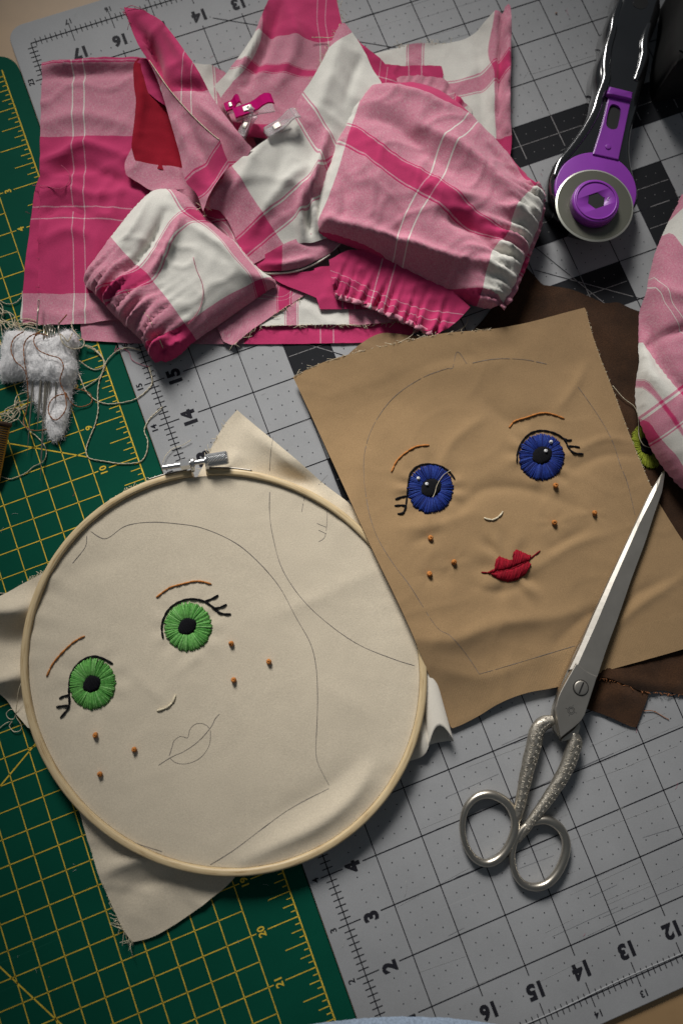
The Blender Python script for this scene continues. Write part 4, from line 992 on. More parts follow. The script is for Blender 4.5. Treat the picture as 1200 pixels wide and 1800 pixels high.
# pointed collar with its turned facing
cL, oL = garment('doll_collar', 'pointed pink checked collar piece with upright tip on the heap', [(218, 12, .85), (232, 15, .88), (250, 19, .92), (272, 30, .98), (298, 58, 1.02), (322, 88, 1.05), (352, 132, 1.08), (378, 178, 1.08), (405, 216, 1.05), (430, 248, 1.0), (444, 262, .95), (420, 300, .8), (380, 330, .7), (320, 250, .70), (282, 150, .72), (262, 108, .74), (244, 80, .78), (228, 42, .82)],
               ctrl=[(300, 120, 1.0), (350, 200, .98), (262, 60, .95)],
               uv=[(325, 82, 1.665, 2.6), (318, 170, 1.665, 3.75), (340, 107, 1.945, 2.9), (336, 195, 1.945, 4.0), (280, 168, 1.1, 3.6), (350, 143, 2.2, 3.45), (225, 20, .15, 2.15), (270, 35, .8, 2.2), (420, 260, 3.1, 4.9), (290, 100, 1.1, 2.75)],
               ridges=[([(235, 40), (262, 75), (280, 120)], .12, -.10), ([(280, 40), (310, 90), (350, 150)], .14, .08), ([(300, 150), (340, 160), (372, 175)], .14, -.06), ([(350, 190), (380, 220), (425, 255)], .14, .07), ([(255, 65), (275, 100), (285, 140)], .10, -.12)], nz=(.02, .8), seed=81, res=.07)
fray(cL, 'frayed_edge', [(218, 14), (226, 30), (232, 48)], 16, .12, M['t_pink'], oL, seed=82)
cM, oM = garment('collar_facing', None, [(262, 106, .82), (272, 120, .92), (300, 160, 1.04), (340, 205, 1.12), (372, 235, 1.16), (386, 246, 1.16), (394, 268, 1.10), (404, 290, 1.02), (385, 315, .92), (368, 345, .80), (357, 372, .72), (346, 342, .72), (326, 318, .72), (317, 275, .74), (300, 215, .78), (281, 152, .80)],
               parent=oL, uv=[(325, 308, .2, 5.10), (380, 252, 1.2, 5.10), (357, 346, .3, 5.57), (400, 288, 1.3, 5.57), (290, 160, -.6+.7, 3.75), (330, 220, .6, 4.4), (355, 368, .2, 5.9)],
               ridges=[([(300, 200), (330, 260), (345, 320)], .16, .06), ([(330, 215), (350, 260), (372, 310)], .14, -.06)], nz=(.018, .7), seed=83, res=.065)
g = Geo(); g.tube(cM.many(catmull([(263, 107), (272, 120), (300, 160), (340, 205), (372, 235), (386, 246)], 6), .006), .010, 6); g.build('frayed_yarn', M['t_cream'], oM if oM.parent is None else oL)
# small triangle tucked below the collar
garment('fabric_strip', 'dusty pink checked fold in shade between collar point and puff sleeve', [(300, 340, .3), (335, 330, .34), (360, 350, .40), (400, 380, .42), (430, 440, .34), (445, 470, .26), (420, 470, .24), (370, 410, .26), (330, 380, .28)],
        uv=[(340, 350, 5.0, 1.0), (400, 420, 5.9, 2.1), (330, 375, 5.3, 1.7), (420, 430, 6.0, 1.4), (370, 360, 5.2, 1.1)], nz=(.03, .5), seed=84, res=.06)

# lower gathered cuff (hot pink) and its plain layer
garment('fabric_sheet', 'plain dark pink layer under the lower gathered cuff', [(470, 480, .18), (545, 478, .22), (560, 470, .22), (640, 470, .2), (720, 520, .16), (740, 560, .14), (660, 545, .14), (562, 544, .15), (556, 524, .18), (530, 513, .18), (492, 498, .18)],
        uv=[(500, 495, .4, .5), (700, 520, 3.0, .6), (560, 540, 1.1, 1.2), (560, 480, 1.1, .5)], nz=(.015, .6), seed=85, res=.07)
gq = gather((590, 515), (770, 580), .35, .45, 10, .20, 5)
cN, oN = garment('gathered_cuff', 'hot pink gathered cuff below the big puff sleeve', [(578, 458, .40), (620, 440, .45), (700, 450, .45), (780, 500, .42), (826, 540, .36), (806, 562, .30), (786, 578, .26), (765, 590, .22), (748, 582, .24), (724, 570, .25), (700, 560, .26), (672, 548, .27), (640, 535, .28), (612, 527, .28), (588, 518, .30), (582, 490, .35)],
                 uv=[(600, 500, 1.0, 2.1), (760, 580, 3.0, 2.3), (680, 500, 1.9, 1.2), (800, 540, 3.3, 1.5), (610, 460, 1.0, 1.0)], nz=(.025, .45), seed=86, extra=gq, res=.06)
def frill(c, name, P, parent, n, w, seed, mat='plaid', uv0=(1.0, 3.9), dz=.03):
    """crimped raw edge beyond a gathered seam"""
    Q = resample(line_on(c, P, dz), .03); m = len(Q); T = np.gradient(Q[:, :2], axis=0); T /= np.linalg.norm(T, axis=1)[:, None]; Nn = np.c_[-T[:, 1], T[:, 0]]
    ctr = c.O[:, :2].mean(0); k = -1 if (Q[m//2, :2]-ctr)@Nn[m//2] < 0 else 1
    V = []; Fc = []; UV = []
    for i in range(m):
        t = i/m; a = 1.6*noise.noise(Vector((t*n*1.25, seed, 7.7))); b = noise.noise(Vector((t*n*1.7, 4.0, seed)))
        for j in range(4):
            s = j/3; off = (-.06+s*w*(1+.35*b)); z = Q[i, 2]+(.05*a+.05*b)*(.4+s)-.05*s*s
            V.append((*(Q[i, :2]+k*Nn[i]*off+T[i]*.03*a*s), max(.03, z))); UV.append((uv0[0]+t*2.4, uv0[1]+s*.3))
    for i in range(m-1):
        for j in range(3): Fc.append((i*4+j, (i+1)*4+j, (i+1)*4+j+1, i*4+j+1))
    o = mesh(name, V, Fc, M[mat], parent, uv=UV); md = o.modifiers.new('t', 'SOLIDIFY'); md.thickness = .014*IN; md.offset = 0
    return o
frill(cN, 'crimped_edge', [(590, 520), (612, 527), (640, 535), (672, 548), (700, 560), (724, 570), (748, 582), (765, 588)], oN, 17, .11, 2.0, uv0=(1.0, 4.0))

def crimps(p0, p1, inward, n, amp, wd, h, seed):
    rs = np.random.default_rng(seed); out = []
    for i in range(n):
        t = (i+.5+rs.uniform(-.25, .25))/n; a = np.array(p0)*(1-t)+np.array(p1)*t; L = rs.uniform(.6, 1.25); k = rs.normal(0, 6, 2)
        out.append(([tuple(a-np.array(inward)*.12), tuple(a+np.array(inward)*.45*L+k*.5), tuple(a+np.array(inward)*L+k)], wd*rs.uniform(.7, 1.3), amp*rs.uniform(.6, 1.3), h))
    return out
# big puff sleeve
cuffR = gather((940, 345), (868, 530), .55, .42, 8, .22, 7); cuffR2 = gather((905, 372), (850, 505), .8, .60, 5, .07, 8)
SUV = [(613, 234, 0, 5.335), (745, 318, 1.68, 5.335), (881, 406, 3.45, 5.335)]+[(x, y, 1.665, v) for x, y, v in ((817, 206, 3.75), (775, 245, 4.35), (751, 314, 5.30), (698, 413, 6.5), (685, 468, 7.15))]+[(x, y, 1.945, v) for x, y, v in ((835, 217, 3.78), (800, 252, 4.3), (767, 325, 5.33), (712, 439, 6.7), (705, 483, 7.25))]
SUV += [(628, 190, 0, 4.75), (595, 296, 0, 5.95), (577, 347, 0, 6.5), (558, 391, 0, 6.95), (936, 333, 3.6, 3.65), (903, 369, 3.6, 4.6), (870, 430, 3.6, 5.75), (855, 472, 3.6, 6.5), (848, 505, 3.6, 7.1), (881, 258, 2.65, 3.6), (687, 458, 1.6, 7.1), (640, 430, .95, 7.1), (668, 160, .3, 4.0)]
cO, oO = garment('puff_sleeve', 'large pink checked puff sleeve with white gathered cuff', [(556, 392, .45), (562, 340, .5), (580, 280, .5), (600, 222, .5), (630, 178, .48), (655, 156, .46), (690, 151, .46), (735, 154, .46), (775, 168, .45), (805, 190, .44), (840, 222, .42), (880, 262, .40), (922, 312, .40), (946, 334, .58), (958, 345, .60), (950, 385, .62), (934, 428, .62), (915, 475, .60), (896, 520, .54), (878, 541, .46), (850, 543, .38), (805, 527, .30), (750, 500, .33), (690, 468, .36), (630, 440, .40), (580, 422, .43), (560, 412, .44)],
               puff=(.50, 1.0), ctrl=[(700, 320, .55), (800, 380, .55), (860, 440, .5)], uv=SUV, uvlam=2e-2, nz=(.03, .9), seed=87, res=.065, extra=sumf(cuffR, cuffR2), minz=.1, rg=1.0, wk=1.0, cr=.045,
               ridges=[([(575, 388), (640, 408), (700, 425), (770, 450), (850, 468)], .13, .26, .8), ([(580, 420), (690, 455), (800, 495)], .20, -.14, .8), ([(740, 225), (800, 262), (850, 300), (895, 350), (905, 380)], .20, .24, .9), ([(640, 205), (700, 225), (750, 270), (800, 310)], .26, -.24, .9),
                       ([(780, 385), (830, 405), (880, 445)], .17, -.24, .9), ([(810, 440), (850, 446), (890, 470)], .10, .14, .8), ([(690, 340), (705, 390), (695, 430)], .16, -.12, .9), ([(640, 290), (655, 340), (650, 395)], .13, .10, .9), ([(600, 300), (608, 350), (600, 385)], .12, -.10, .8), ([(860, 270), (910, 315), (930, 350)], .12, -.16, .7), ([(770, 335), (810, 352), (850, 356)], .16, .12, .9), ([(670, 165), (720, 175), (780, 200)], .16, .10, .7), ([(720, 300), (760, 340), (790, 360)], .14, .08, .9)]+crimps((948, 345), (874, 535), (-52, -22), 8, .15, .075, .7, 3))
frill(cO, 'crimped_edge', [(955, 348), (950, 385), (936, 426), (918, 472), (900, 515), (882, 540)], oO, 12, .13, 6.0, uv0=(4.0, 1.0), dz=-.02)

# small puff sleeve
cuffL = gather((160, 492), (275, 628), .35, .62, 9, .21, 11)
cP, oP = garment('puff_sleeve', 'small white and pink checked puff sleeve in front of the heap', [(148, 492, .18), (156, 474, .22), (175, 448, .25), (205, 408, .28), (240, 366, .30), (262, 345, .32), (280, 336, .34), (305, 336, .36), (330, 346, .40), (352, 372, .40), (384, 402, .38), (420, 432, .34), (450, 468, .28), (482, 492, .20), (486, 506, .18), (470, 512, .18), (430, 540, .18), (384, 572, .18), (340, 604, .17), (322, 622, .16), (296, 636, .15), (276, 640, .14), (266, 630, .24), (248, 598, .30), (226, 578, .32), (202, 556, .32), (184, 536, .30), (166, 516, .26), (152, 505, .22)],
               puff=(.42, .85), uv=[(272, 499, 3.6, 5.62), (324, 568, 3.6, 7.1), (440, 497, 5.05, 7.08), (380, 532, 4.35, 7.1), (255, 478, 3.6, 5.335), (309, 391, 4.9, 5.335), (215, 441, 3.6, 4.6), (194, 416, 3.6, 4.15), (150, 490, 2.3, 4.7), (268, 634, 2.3, 7.6), (418, 448, 5.335, 6.2), (455, 505, 5.335, 7.25), (300, 345, 5.1, 4.6), (260, 360, 4.6, 4.3), (345, 425, 4.6, 5.95), (210, 560, 2.4, 6.1)],
               nz=(.022, .8), seed=88, res=.065, extra=cuffL, minz=.06, ctrl=[(300, 480, .30), (360, 500, .28)],
               ridges=[([(320, 395), (300, 440), (268, 490)], .13, .13, .6), ([(290, 380), (265, 430), (225, 480)], .12, -.12, .6), ([(262, 350), (240, 400), (205, 450)], .13, .06, .6), ([(325, 400), (390, 440), (450, 495)], .16, .06, .5), ([(300, 345), (325, 365), (340, 385)], .1, .05, .5), ([(260, 600), (300, 592), (322, 580)], .08, -.07, .4), ([(255, 612), (300, 610), (330, 600)], .09, .05, .4)]+crimps((156, 496), (266, 626), (58, -48), 9, .055, .075, .4, 4))
frill(cP, 'crimped_edge', [(150, 494), (166, 514), (184, 534), (202, 554), (226, 576), (248, 598), (264, 626)], oP, 13, .05, 9.0, uv0=(.4, 3.9), dz=-.05)
floss(cP, 'basting_stitch', [[(252, 548), (262, 558), (268, 572)], [(276, 586), (283, 602), (287, 612)], [(222, 510), (232, 520)]], .008, M['t_cream'], oP, step=.12)
g = Geo(); g.tube(line_on(cP, [(340, 453), (346, 475), (356, 500), (357, 525), (348, 550), (330, 572)], .02), .007, 5)
props(g.build('loose_thread', M['t_pink']), 'thin red thread lying on the white square of small sleeve', 'thread')

# checked garment at the right edge
QUV = []
for y in range(350, 900, 36):
    for x in range(1110, 1340, 30):
        d = (x-1120)*-.81+(y-590)*.59; e = (x-1178)*.59+(y-733)*.81
        QUV.append((x, y, 3.6+(d*1.75/36 if d > 0 else d/43), 5.335+(e/95 if e > 0 else e/165)))
cQ, oQ = garment('doll_garment', 'puffy pink checked garment entering at the right edge', [(1205, 342, .5), (1188, 362, .5), (1168, 402, .5), (1148, 448, .5), (1136, 500, .5), (1127, 550, .48), (1119, 610, .45), (1115, 665, .42), (1116, 710, .40), (1126, 752, .38), (1148, 798, .36), (1172, 832, .35), (1200, 862, .34), (1320, 960, .3), (1380, 700, .5), (1330, 320, .5)],
               puff=(.75, 1.2), uv=QUV,
               uvlam=5e-2, nz=(.03, .9), seed=89, res=.08, ridges=[([(1142, 470), (1150, 560), (1165, 640), (1200, 690)], .12, -.14, 1.0), ([(1150, 490), (1180, 520), (1230, 540)], .2, .1, 1.0), ([(1150, 598), (1180, 585), (1230, 580)], .12, -.09, 1.0), ([(1130, 560), (1136, 640), (1170, 700)], .10, .08, .9)])

# ------------------------------------------------------------------ dressmaking scissors
sc = thing('scissors', 'long steel dressmaking scissors with ornate engraved handles lying closed', 'scissors', W(980, 1300, 0))
def blade_geo(edge, spine, bev, zt, zb, drop):
    """edge / spine / bevel line: photo polylines from tip to tang (same length); flat top, ground bevel down to the cutting edge"""
    n = len(edge); V = []; Fc = []
    for i in range(n):
        t = i/(n-1); zz = zt[0]+(zt[1]-zt[0])*t; zl = zb[0]+(zb[1]-zb[0])*t
        for (x, y), z in ((edge[i], zz-drop), (bev[i], zz), (spine[i], zz-.004), (spine[i], zl), (edge[i], zl)):
            V.append(W(x, y, z) if z > zl else np.r_[W(x, y, zz)[:2], zl])
    for i in range(n-1):
        for k in range(5): Fc.append((i*5+k, i*5+(k+1) % 5, (i+1)*5+(k+1) % 5, (i+1)*5+k))
    Fc += [tuple(range(5))[::-1], tuple((n-1)*5+k for k in range(5))]
    return V, Fc
def along(P, n): return resample(np.array(P, float), np.sum(np.linalg.norm(np.diff(np.array(P, float), axis=0), axis=1))/n)
def fixn(o):
    bm = bmesh.new(); bm.from_mesh(o.data); bmesh.ops.recalc_face_normals(bm, faces=bm.faces[:]); bm.to_mesh(o.data); bm.free(); return o
E_ = [(1167, 827), (1144, 863), (1109, 937), (1072, 1017), (1040, 1087), (1019, 1137), (1000, 1177)]
S_ = [(1168, 828), (1163, 863), (1150, 900), (1133, 953), (1109, 1017), (1085, 1087), (1067, 1135), (1049, 1189)]
V_ = [(1168, 827), (1147, 873), (1125, 916), (1077, 1025), (1048, 1095), (1024, 1148), (1012, 1175)]
ub = fixn(mesh('upper_blade', *blade_geo(along(E_, 30), along(S_, 30), along(V_, 30), (.30, .42), (.24, .30), .045), M['steel_dull'], sc, smooth=False))
tang = pix([(1049, 1189), (1041, 1214), (1027, 1257), (1017, 1271), (985, 1297), (980, 1271), (976, 1243), (984, 1217), (1012, 1166), (1030, 1180)], .43, 4, 15)
mesh('upper_tang', *slab_geo(tang, .31, .43, .015, 2), M['steel_dull'], sc, smooth=False)
lb = fixn(mesh('lower_blade', *blade_geo(along([(1162, 835), (1100, 958), (1036, 1095), (1008, 1150), (978, 1222)], 24), along([(1165, 840), (1120, 960), (1060, 1090), (1040, 1150), (1020, 1210)], 24), along([(1163, 837), (1106, 960), (1042, 1097), (1014, 1155), (988, 1225)], 24), (.235, .30), (.20, .20), .03), M['steel'], sc, smooth=False))
mesh('lower_tang', *slab_geo(pix([(1000, 1180), (980, 1223), (973, 1243), (970, 1262), (973, 1284), (984, 1300), (1010, 1270), (1020, 1200)], .30, 4, 25), .18, .30, .015, 2), M['steel'], sc, smooth=False)
mesh('lower_tang', *slab_geo(pix([(1017, 1270), (1008, 1282), (988, 1298), (986, 1304), (1000, 1300), (1016, 1290), (1020, 1276)], .34, 4, 25), .18, .34, .015, 2), M['steel'], sc, smooth=False)
pc = W(1020, 1209, .43)[:2]
mesh('pivot_ring', *slab_geo(circle(pc, .165, 40), .40, .436, .005, 2), M['dark'], sc, smooth=False)
ps = mesh('pivot_screw', *slab_geo(circle(pc, .145, 40), .41, .462, .02, 3), M['steel_dull'], sc, smooth=True)
sl = (W(1024, 1199, .46)-W(1016, 1219, .46))[:2]; sl /= np.linalg.norm(sl); sn = np.array([-sl[1], sl[0]])
mesh('screw_slot', *slab_geo([pc+sl*.125+sn*.016, pc-sl*.125+sn*.016, pc-sl*.125-sn*.016, pc+sl*.125-sn*.016], .455, .4645), M['dark'], ps, smooth=False)
# maker's mark: an octagon round a circle, engraved
mc = W(1003, 1249, .43)[:2]; g = Geo()
for nn, rr in ((8, .075), (16, .045)):
    P = circle(mc, rr, nn, .431); g.add(*ring_tube_geo(P, .0045, 5))
for k in range(4):
    a = math.pi/4+k*math.pi/2; d = np.array([math.cos(a), math.sin(a)]); g.tube([np.r_[mc+d*.095, .431], np.r_[mc+d*.12, .431]], .0045, 5)
props(g.build('engraved_mark', M['dark'], sc), kind='stuff')
seam = W(978, 1270, .42)
def handle(P, rad, H, nm):
    Q = catmull([[*W(x, y, h)] for (x, y), h in zip(P, H)], 8); r = catmull([[v, 0] for v in rad], 8)[:, 0]
    return Q, r
def ornate(Q, r, n=20):
    """swelling shank with spiral flutes and raised scrolls"""
    Q = resample(np.c_[Q, r], .02); r = Q[:, 3]; Q = Q[:, :3]; m = len(Q)
    T = np.gradient(Q, axis=0); T /= np.linalg.norm(T, axis=1)[:, None]; V = []; Fc = []; n = 28
    for i in range(m):
        s = np.cross(T[i], [0, 0, 1.0]); s /= np.linalg.norm(s); u = np.cross(s, T[i])
        for k in range(n):
            a = 2*math.pi*k/n; x = i*.02
            zone = .5+.5*math.sin(x*6.2+.6)
            f = .050*zone*math.sin(a*4+x*15)+.02*(1-zone)*noise.noise(Vector((x*13, math.cos(a)*1.7, math.sin(a)*1.7)))
            rr = r[i]*(1+f); V.append(Q[i]+rr*(math.cos(a)*s+.80*math.sin(a)*u))
    for i in range(m-1):
        for k in range(n): Fc.append((i*n+k, i*n+(k+1) % n, (i+1)*n+(k+1) % n, (i+1)*n+k))
    Fc += [tuple(range(n))[::-1], tuple((m-1)*n+k for k in range(n))]
    return V, Fc
def scrolls(Q, r, seed):
    Z = resample(np.c_[Q, r], .02); rs = np.random.default_rng(seed); T = np.gradient(Z[:, :3], axis=0); T /= np.linalg.norm(T, axis=1)[:, None]; g = Geo(); i = 8
    while i < len(Z)-14:
        s_ = np.cross(T[i], [0, 0, 1.0]); s_ /= np.linalg.norm(s_); rr = Z[i, 3]
        for off in (-.45, .42):
            R_ = rr*.36*rs.uniform(.8, 1.1); tt = np.linspace(0, 1, 20); an = rs.uniform(0, 6)+tt*9.5*(1 if off > 0 else -1); q = R_*(1-.85*tt)
            u_ = off*rr+q*np.cos(an); w_ = q*np.sin(an); z_ = Z[i, 2]+.80*np.sqrt(np.maximum(rr*rr-u_*u_, 1e-5))+.001
            P = Z[i, :2]+np.outer(u_, s_[:2])+np.outer(w_, T[i, :2]); g.tube(np.c_[P, z_], .0075*(1-.3*tt), 5)
        i += int(rs.uniform(5, 8))
    return g
def engraved_mat():
    m, t, b = nodes('engraved nickel'); co = t.nodes.new('ShaderNodeTexCoord').outputs['Object']
    k = ramp(t, noise_node(t, co, 900, 3, 0.6), [(0.36, (0, 0, 0)), (0.50, (1, 1, 1))])
    t.links.new(mixc(t, k, [.30, .27, .22], [.54, .50, .43]), b.inputs['Base Color'])
    b.inputs['Metallic'].default_value = 1.0; b.inputs['Roughness'].default_value = .5; bump(t, b, k, .25, .0003); return m
M['engraved'] = engraved_mat()
Q1, r1 = handle([(972, 1266), (955, 1271), (943, 1285), (937, 1312), (927, 1350), (919, 1387), (912, 1420), (906, 1445)], [.10, .14, .155, .155, .14, .12, .105, .075], [.24, .24, .23, .22, .20, .18, .16, .14], 0)
hd = mesh('handle', *ornate(Q1, r1), M['engraved'], sc); props(scrolls(Q1, r1, 1).build('scroll_ornament', M['engraved'], hd), kind='stuff')
Q2, r2 = handle([(1004, 1288), (1009, 1302), (1006, 1318), (996, 1347), (980, 1377), (961, 1406), (942, 1432), (924, 1456), (908, 1478)], [.10, .145, .155, .15, .135, .12, .105, .09, .06], [.26, .25, .24, .22, .20, .18, .16, .14, .13], 0)
hd = mesh('handle', *ornate(Q2, r2), M['engraved'], sc); props(scrolls(Q2, r2, 2).build('scroll_ornament', M['engraved'], hd), kind='stuff')
ringL = [(860, 1396), (884, 1406), (899, 1424), (905, 1450), (897, 1480), (880, 1505), (856, 1517), (833, 1508), (817, 1482), (812, 1450), (819, 1420), (837, 1401)]
ringR = [(957, 1441), (980, 1452), (993, 1474), (993, 1500), (981, 1531), (961, 1553), (937, 1559), (915, 1550), (902, 1526), (900, 1496), (910, 1467), (930, 1447)]
for P, rr in ((ringL, .086), (ringR, .086)):
    Q = catmull([[*W(x, y, .13)] for x, y in P], 8, True)
    ph = np.linspace(0, 2*math.pi, len(Q), endpoint=False); mesh('finger_ring', *ring_tube_geo(Q, rr*(.92+.16*np.cos(ph-1.2)+.05*np.cos(2*ph)), 14, 1.0), M['steel'], sc)

# ------------------------------------------------------------------ rotary cutter
rc = thing('rotary_cutter', 'black rotary cutter with purple slide button and round steel blade', 'rotary cutter', W(1060, 220, 0))
HB = [(1082, 0), (1072, 20), (1064, 45), (1062, 72), (1055, 90), (1048, 108), (1045, 130), (1046, 152), (1040, 176), (1033, 200), (1018, 227), (997, 258), (976, 283), (965, 312), (966, 345), (984, 372), (1015, 392), (1050, 398), (1085, 390), (1112, 370), (1125, 345), (1121, 318), (1113, 290), (1110, 260), (1113, 226), (1124, 186), (1133, 152), (1141, 118), (1145, 96), (1143, 74), (1152, 50), (1162, 22), (1164, 0), (1160, -30), (1140, -55), (1110, -58), (1090, -35)]
hole = [W(x, y, .66) for x, y in ((1125, -4), (1136, 0), (1138, 8), (1131, 15), (1120, 15), (1112, 9), (1113, 0))]
body = resample(pix(HB, .60, 8, 60), .05, True)
mesh('handle', *slab_geo(body, .02, .66, .26, 9), M['black_plastic'], rc)
mesh('hang_hole', *slab_geo(catmull(hole, 5, True), .60, .664), M['dark'], rc, smooth=False)
# raised rib edges on the grip
for P in ([(1090, 0), (1080, 28), (1076, 55), (1068, 85), (1064, 115), (1064, 140), (1053, 172), (1044, 200), (1026, 232), (1004, 262), (984, 286), (975, 310)], [(1141, 42), (1134, 62), (1131, 82), (1131, 98), (1125, 120), (1116, 142)]):
    g = Geo(); Q = catmull([[*W(x, y, .655)] for x, y in P], 8); m = len(Q); g.tube(Q, .11*np.sin(np.linspace(.25, math.pi-.25, m))**.5, 14, .55); g.build('grip_rib', M['black_plastic'], rc)
gc = W(1046, 334, .66)[:2]
mesh('blade_guard', *slab_geo(circle(gc, .93, 72), .50, .68, .03, 3), M['purple'], rc)
but = pix([(1071, 158), (1110, 168), (1102, 205), (1086, 281), (1041, 271), (1058, 215)], .70, 5, 20)
slot = catmull([W(x, y, .70) for x, y in ((1074, 184), (1084, 186), (1090, 195), (1087, 215), (1083, 226), (1074, 228), (1065, 222), (1065, 210), (1069, 192))], 5, True)
bt = mesh('slide_button', *slab_geo(but, .60, .715, .02, 2, holes=[slot]), M['purple'], rc, smooth=False)
mesh('slot_recess', *slab_geo(slot, .60, .67), M['dark'], bt, smooth=False)
mesh('thumb_ridge', *slab_geo(pix([(1071, 151), (1112, 161), (1110, 174), (1066, 164)], .80, 4, 20), .68, .80, .035, 4), M['purple'], bt)
mesh('lock_bump', *slab_geo(circle(W(1068, 258, .72)[:2], .07, 20), .70, .735, .02, 3), M['purple'], bt)
bc = W(1044, 361, .76)[:2]; br_ = .875
# blade: thin disc with a ground rim
V = []; Fc = []; n = 96
for r, z in ((.05, .775), (.835, .775), (br_, .757), (.835, .745), (.05, .745)):
    for k in range(n): a = 2*math.pi*k/n; V.append((bc[0]+r*math.cos(a), bc[1]+r*math.sin(a), z))
Fm = []
for i in range(4):
    for k in range(n): Fc.append((i*n+k, i*n+(k+1) % n, (i+1)*n+(k+1) % n, (i+1)*n+k)[::-1]); Fm.append(1 if i in (1, 2) else 0)
mesh('round_blade', V, Fc, [M['blade'], M['blade_edge']], rc, smooth=False, mi=Fm)
kc = W(1044, 356, .95)[:2]; kc = bc*.35+kc*.65
hexp = circle(kc, .205, 6)
nk = mesh('blade_nut', *slab_geo(circle(kc, .52, 64), .775, 1.0, .05, 4, holes=[hexp]), M['purple'], rc)
mesh('hex_recess', *slab_geo(circle(kc, .2, 6), .776, .985), M['dark'], nk, smooth=False)
g = Geo(); g.add(*ring_tube_geo(circle(kc, .445, 64, 1.0), .022, 8)); g.build('nut_rim', M['purple'], nk)
g = Geo(); a = np.linspace(-.5, .6, 10); p = W(1072, 351, 1.0); g.tube([p+np.array([.06*math.cos(t+2.2), .06*math.sin(t+2.2), .0]) for t in a*1.5], .012, 6); g.build('lock_mark', plain('pale purple', (.5, .3, .6), .4), nk)

# ------------------------------------------------------------------ dark block at the upper right corner
bk = thing('storage_case', 'black rounded case at upper corner beside rotary cutter', 'case', W(1210, 60, 0))
mesh('case_body', *slab_geo(pix([(1190, -40), (1184, 20), (1176, 60), (1172, 95), (1175, 122), (1190, 128), (1290, 95), (1330, -40)], .9, 8, 70), 0, 1.3, .25, 6), M['black_matte'], bk)
mesh('case_foot', *slab_geo(pix([(1200, -30), (1190, 60), (1188, 112), (1290, 85), (1320, -30)], .1, 6, 70), 0.001, .1, .02, 2), M['black_plastic'], bk)

# ------------------------------------------------------------------ sewing clips
def clip(name, label, a, b, h, wd, m, group):
    p, q = W(*a, h), W(*b, h); u = (q-p)/np.linalg.norm(q-p); s = np.cross([0, 0, 1.0], u); L = np.linalg.norm(q-p)
    t = thing(name, label, 'clip', (p+q)/2+np.array([0, 0, -.12]), group)
    def plate(nm, prof, w, th, m, par):
        V = []; Fc = []
        for x, z in prof:
            for sg in (-1, 1):
                for dz in (0, th): V.append(p+u*x*L+s*sg*w+np.array([0, 0, z+dz]))
        for i in range(len(prof)-1):
            a_, b_ = i*4, i*4+4
            Fc += [(a_, b_, b_+2, a_+2), (a_+1, a_+3, b_+3, b_+1), (a_, a_+1, b_+1, b_), (a_+2, b_+2, b_+3, a_+3)]
        Fc += [(0, 2, 3, 1), (len(prof)*4-4, len(prof)*4-3, len(prof)*4-1, len(prof)*4-2)]
        return fixn(mesh(nm, V, Fc, m, par, smooth=False))
    plate('upper_jaw', [(0, .02), (.10, .035), (.25, .04), (.45, .05), (.60, .10), (.72, .17), (.84, .20), (.94, .17), (1.0, .12)], wd, .045, m, t)
    plate('lower_jaw', [(0, -.07), (.3, -.06), (.65, -.06), (.85, -.10), (1.0, -.12)], wd, .03, M['clear'], t)
    sp = plate('spring', [(.24, -.09), (.20, 0), (.24, .085), (.30, .095), (.42, .10), (.46, .09)], wd*.45, .014, M['steel_dull'], t)
    return t
clip('sewing_clip', 'hot pink sewing clip gripping the strap piece', (412, 202), (480, 182), .72, .12, M['pink_clear'], None)
clip('sewing_clip', 'dark pink clip end tucked under the collar facing', (396, 192), (424, 184), .62, .10, M['pink_clear'], None)
clip('sewing_clip', 'clear clip under the hot pink one by collar', (424, 240), (446, 196), .60, .09, M['clear'], None)
clip('sewing_clip', 'clear sewing clip half hidden behind the white bodice', (468, 236), (524, 207), .92, .12, M['clear'], None)

# ------------------------------------------------------------------ wool pad with needles, threads
wp = thing('needle_pad', 'fluffy white wool pad holding needles on green mat', 'needle pad', W(70, 660, 0))
w2 = Cloth([(46, 640, .05), (48, 676, .05), (60, 705, .05), (74, 725, .05), (80, 742, .05), (84, 760, .05), (93, 775, .05), (104, 772, .05), (113, 762, .05), (119, 738, .05), (125, 705, .05), (130, 672, .05), (130, 640, .05)], puff=(.13, .3), nz=(.03, .25), seed=90, res=.05, corner=80)
w2.build('wool_tail', M['wool'], wp, 0)
w1 = Cloth([(16, 586, .05), (8, 605, .05), (4, 632, .05), (2, 655, .05), (8, 670, .05), (26, 672, .05), (44, 668, .06), (60, 676, .10), (90, 678, .10), (118, 680, .10), (130, 674, .05), (137, 650, .05), (134, 622, .05), (141, 605, .05), (132, 586, .05), (118, 581, .05), (95, 592, .05), (72, 587, .05), (40, 583, .05)], puff=(.30, .38), nz=(.05, .28), seed=91, res=.05, corner=80)
w1.build('wool_roll', M['wool'], wp, 0)
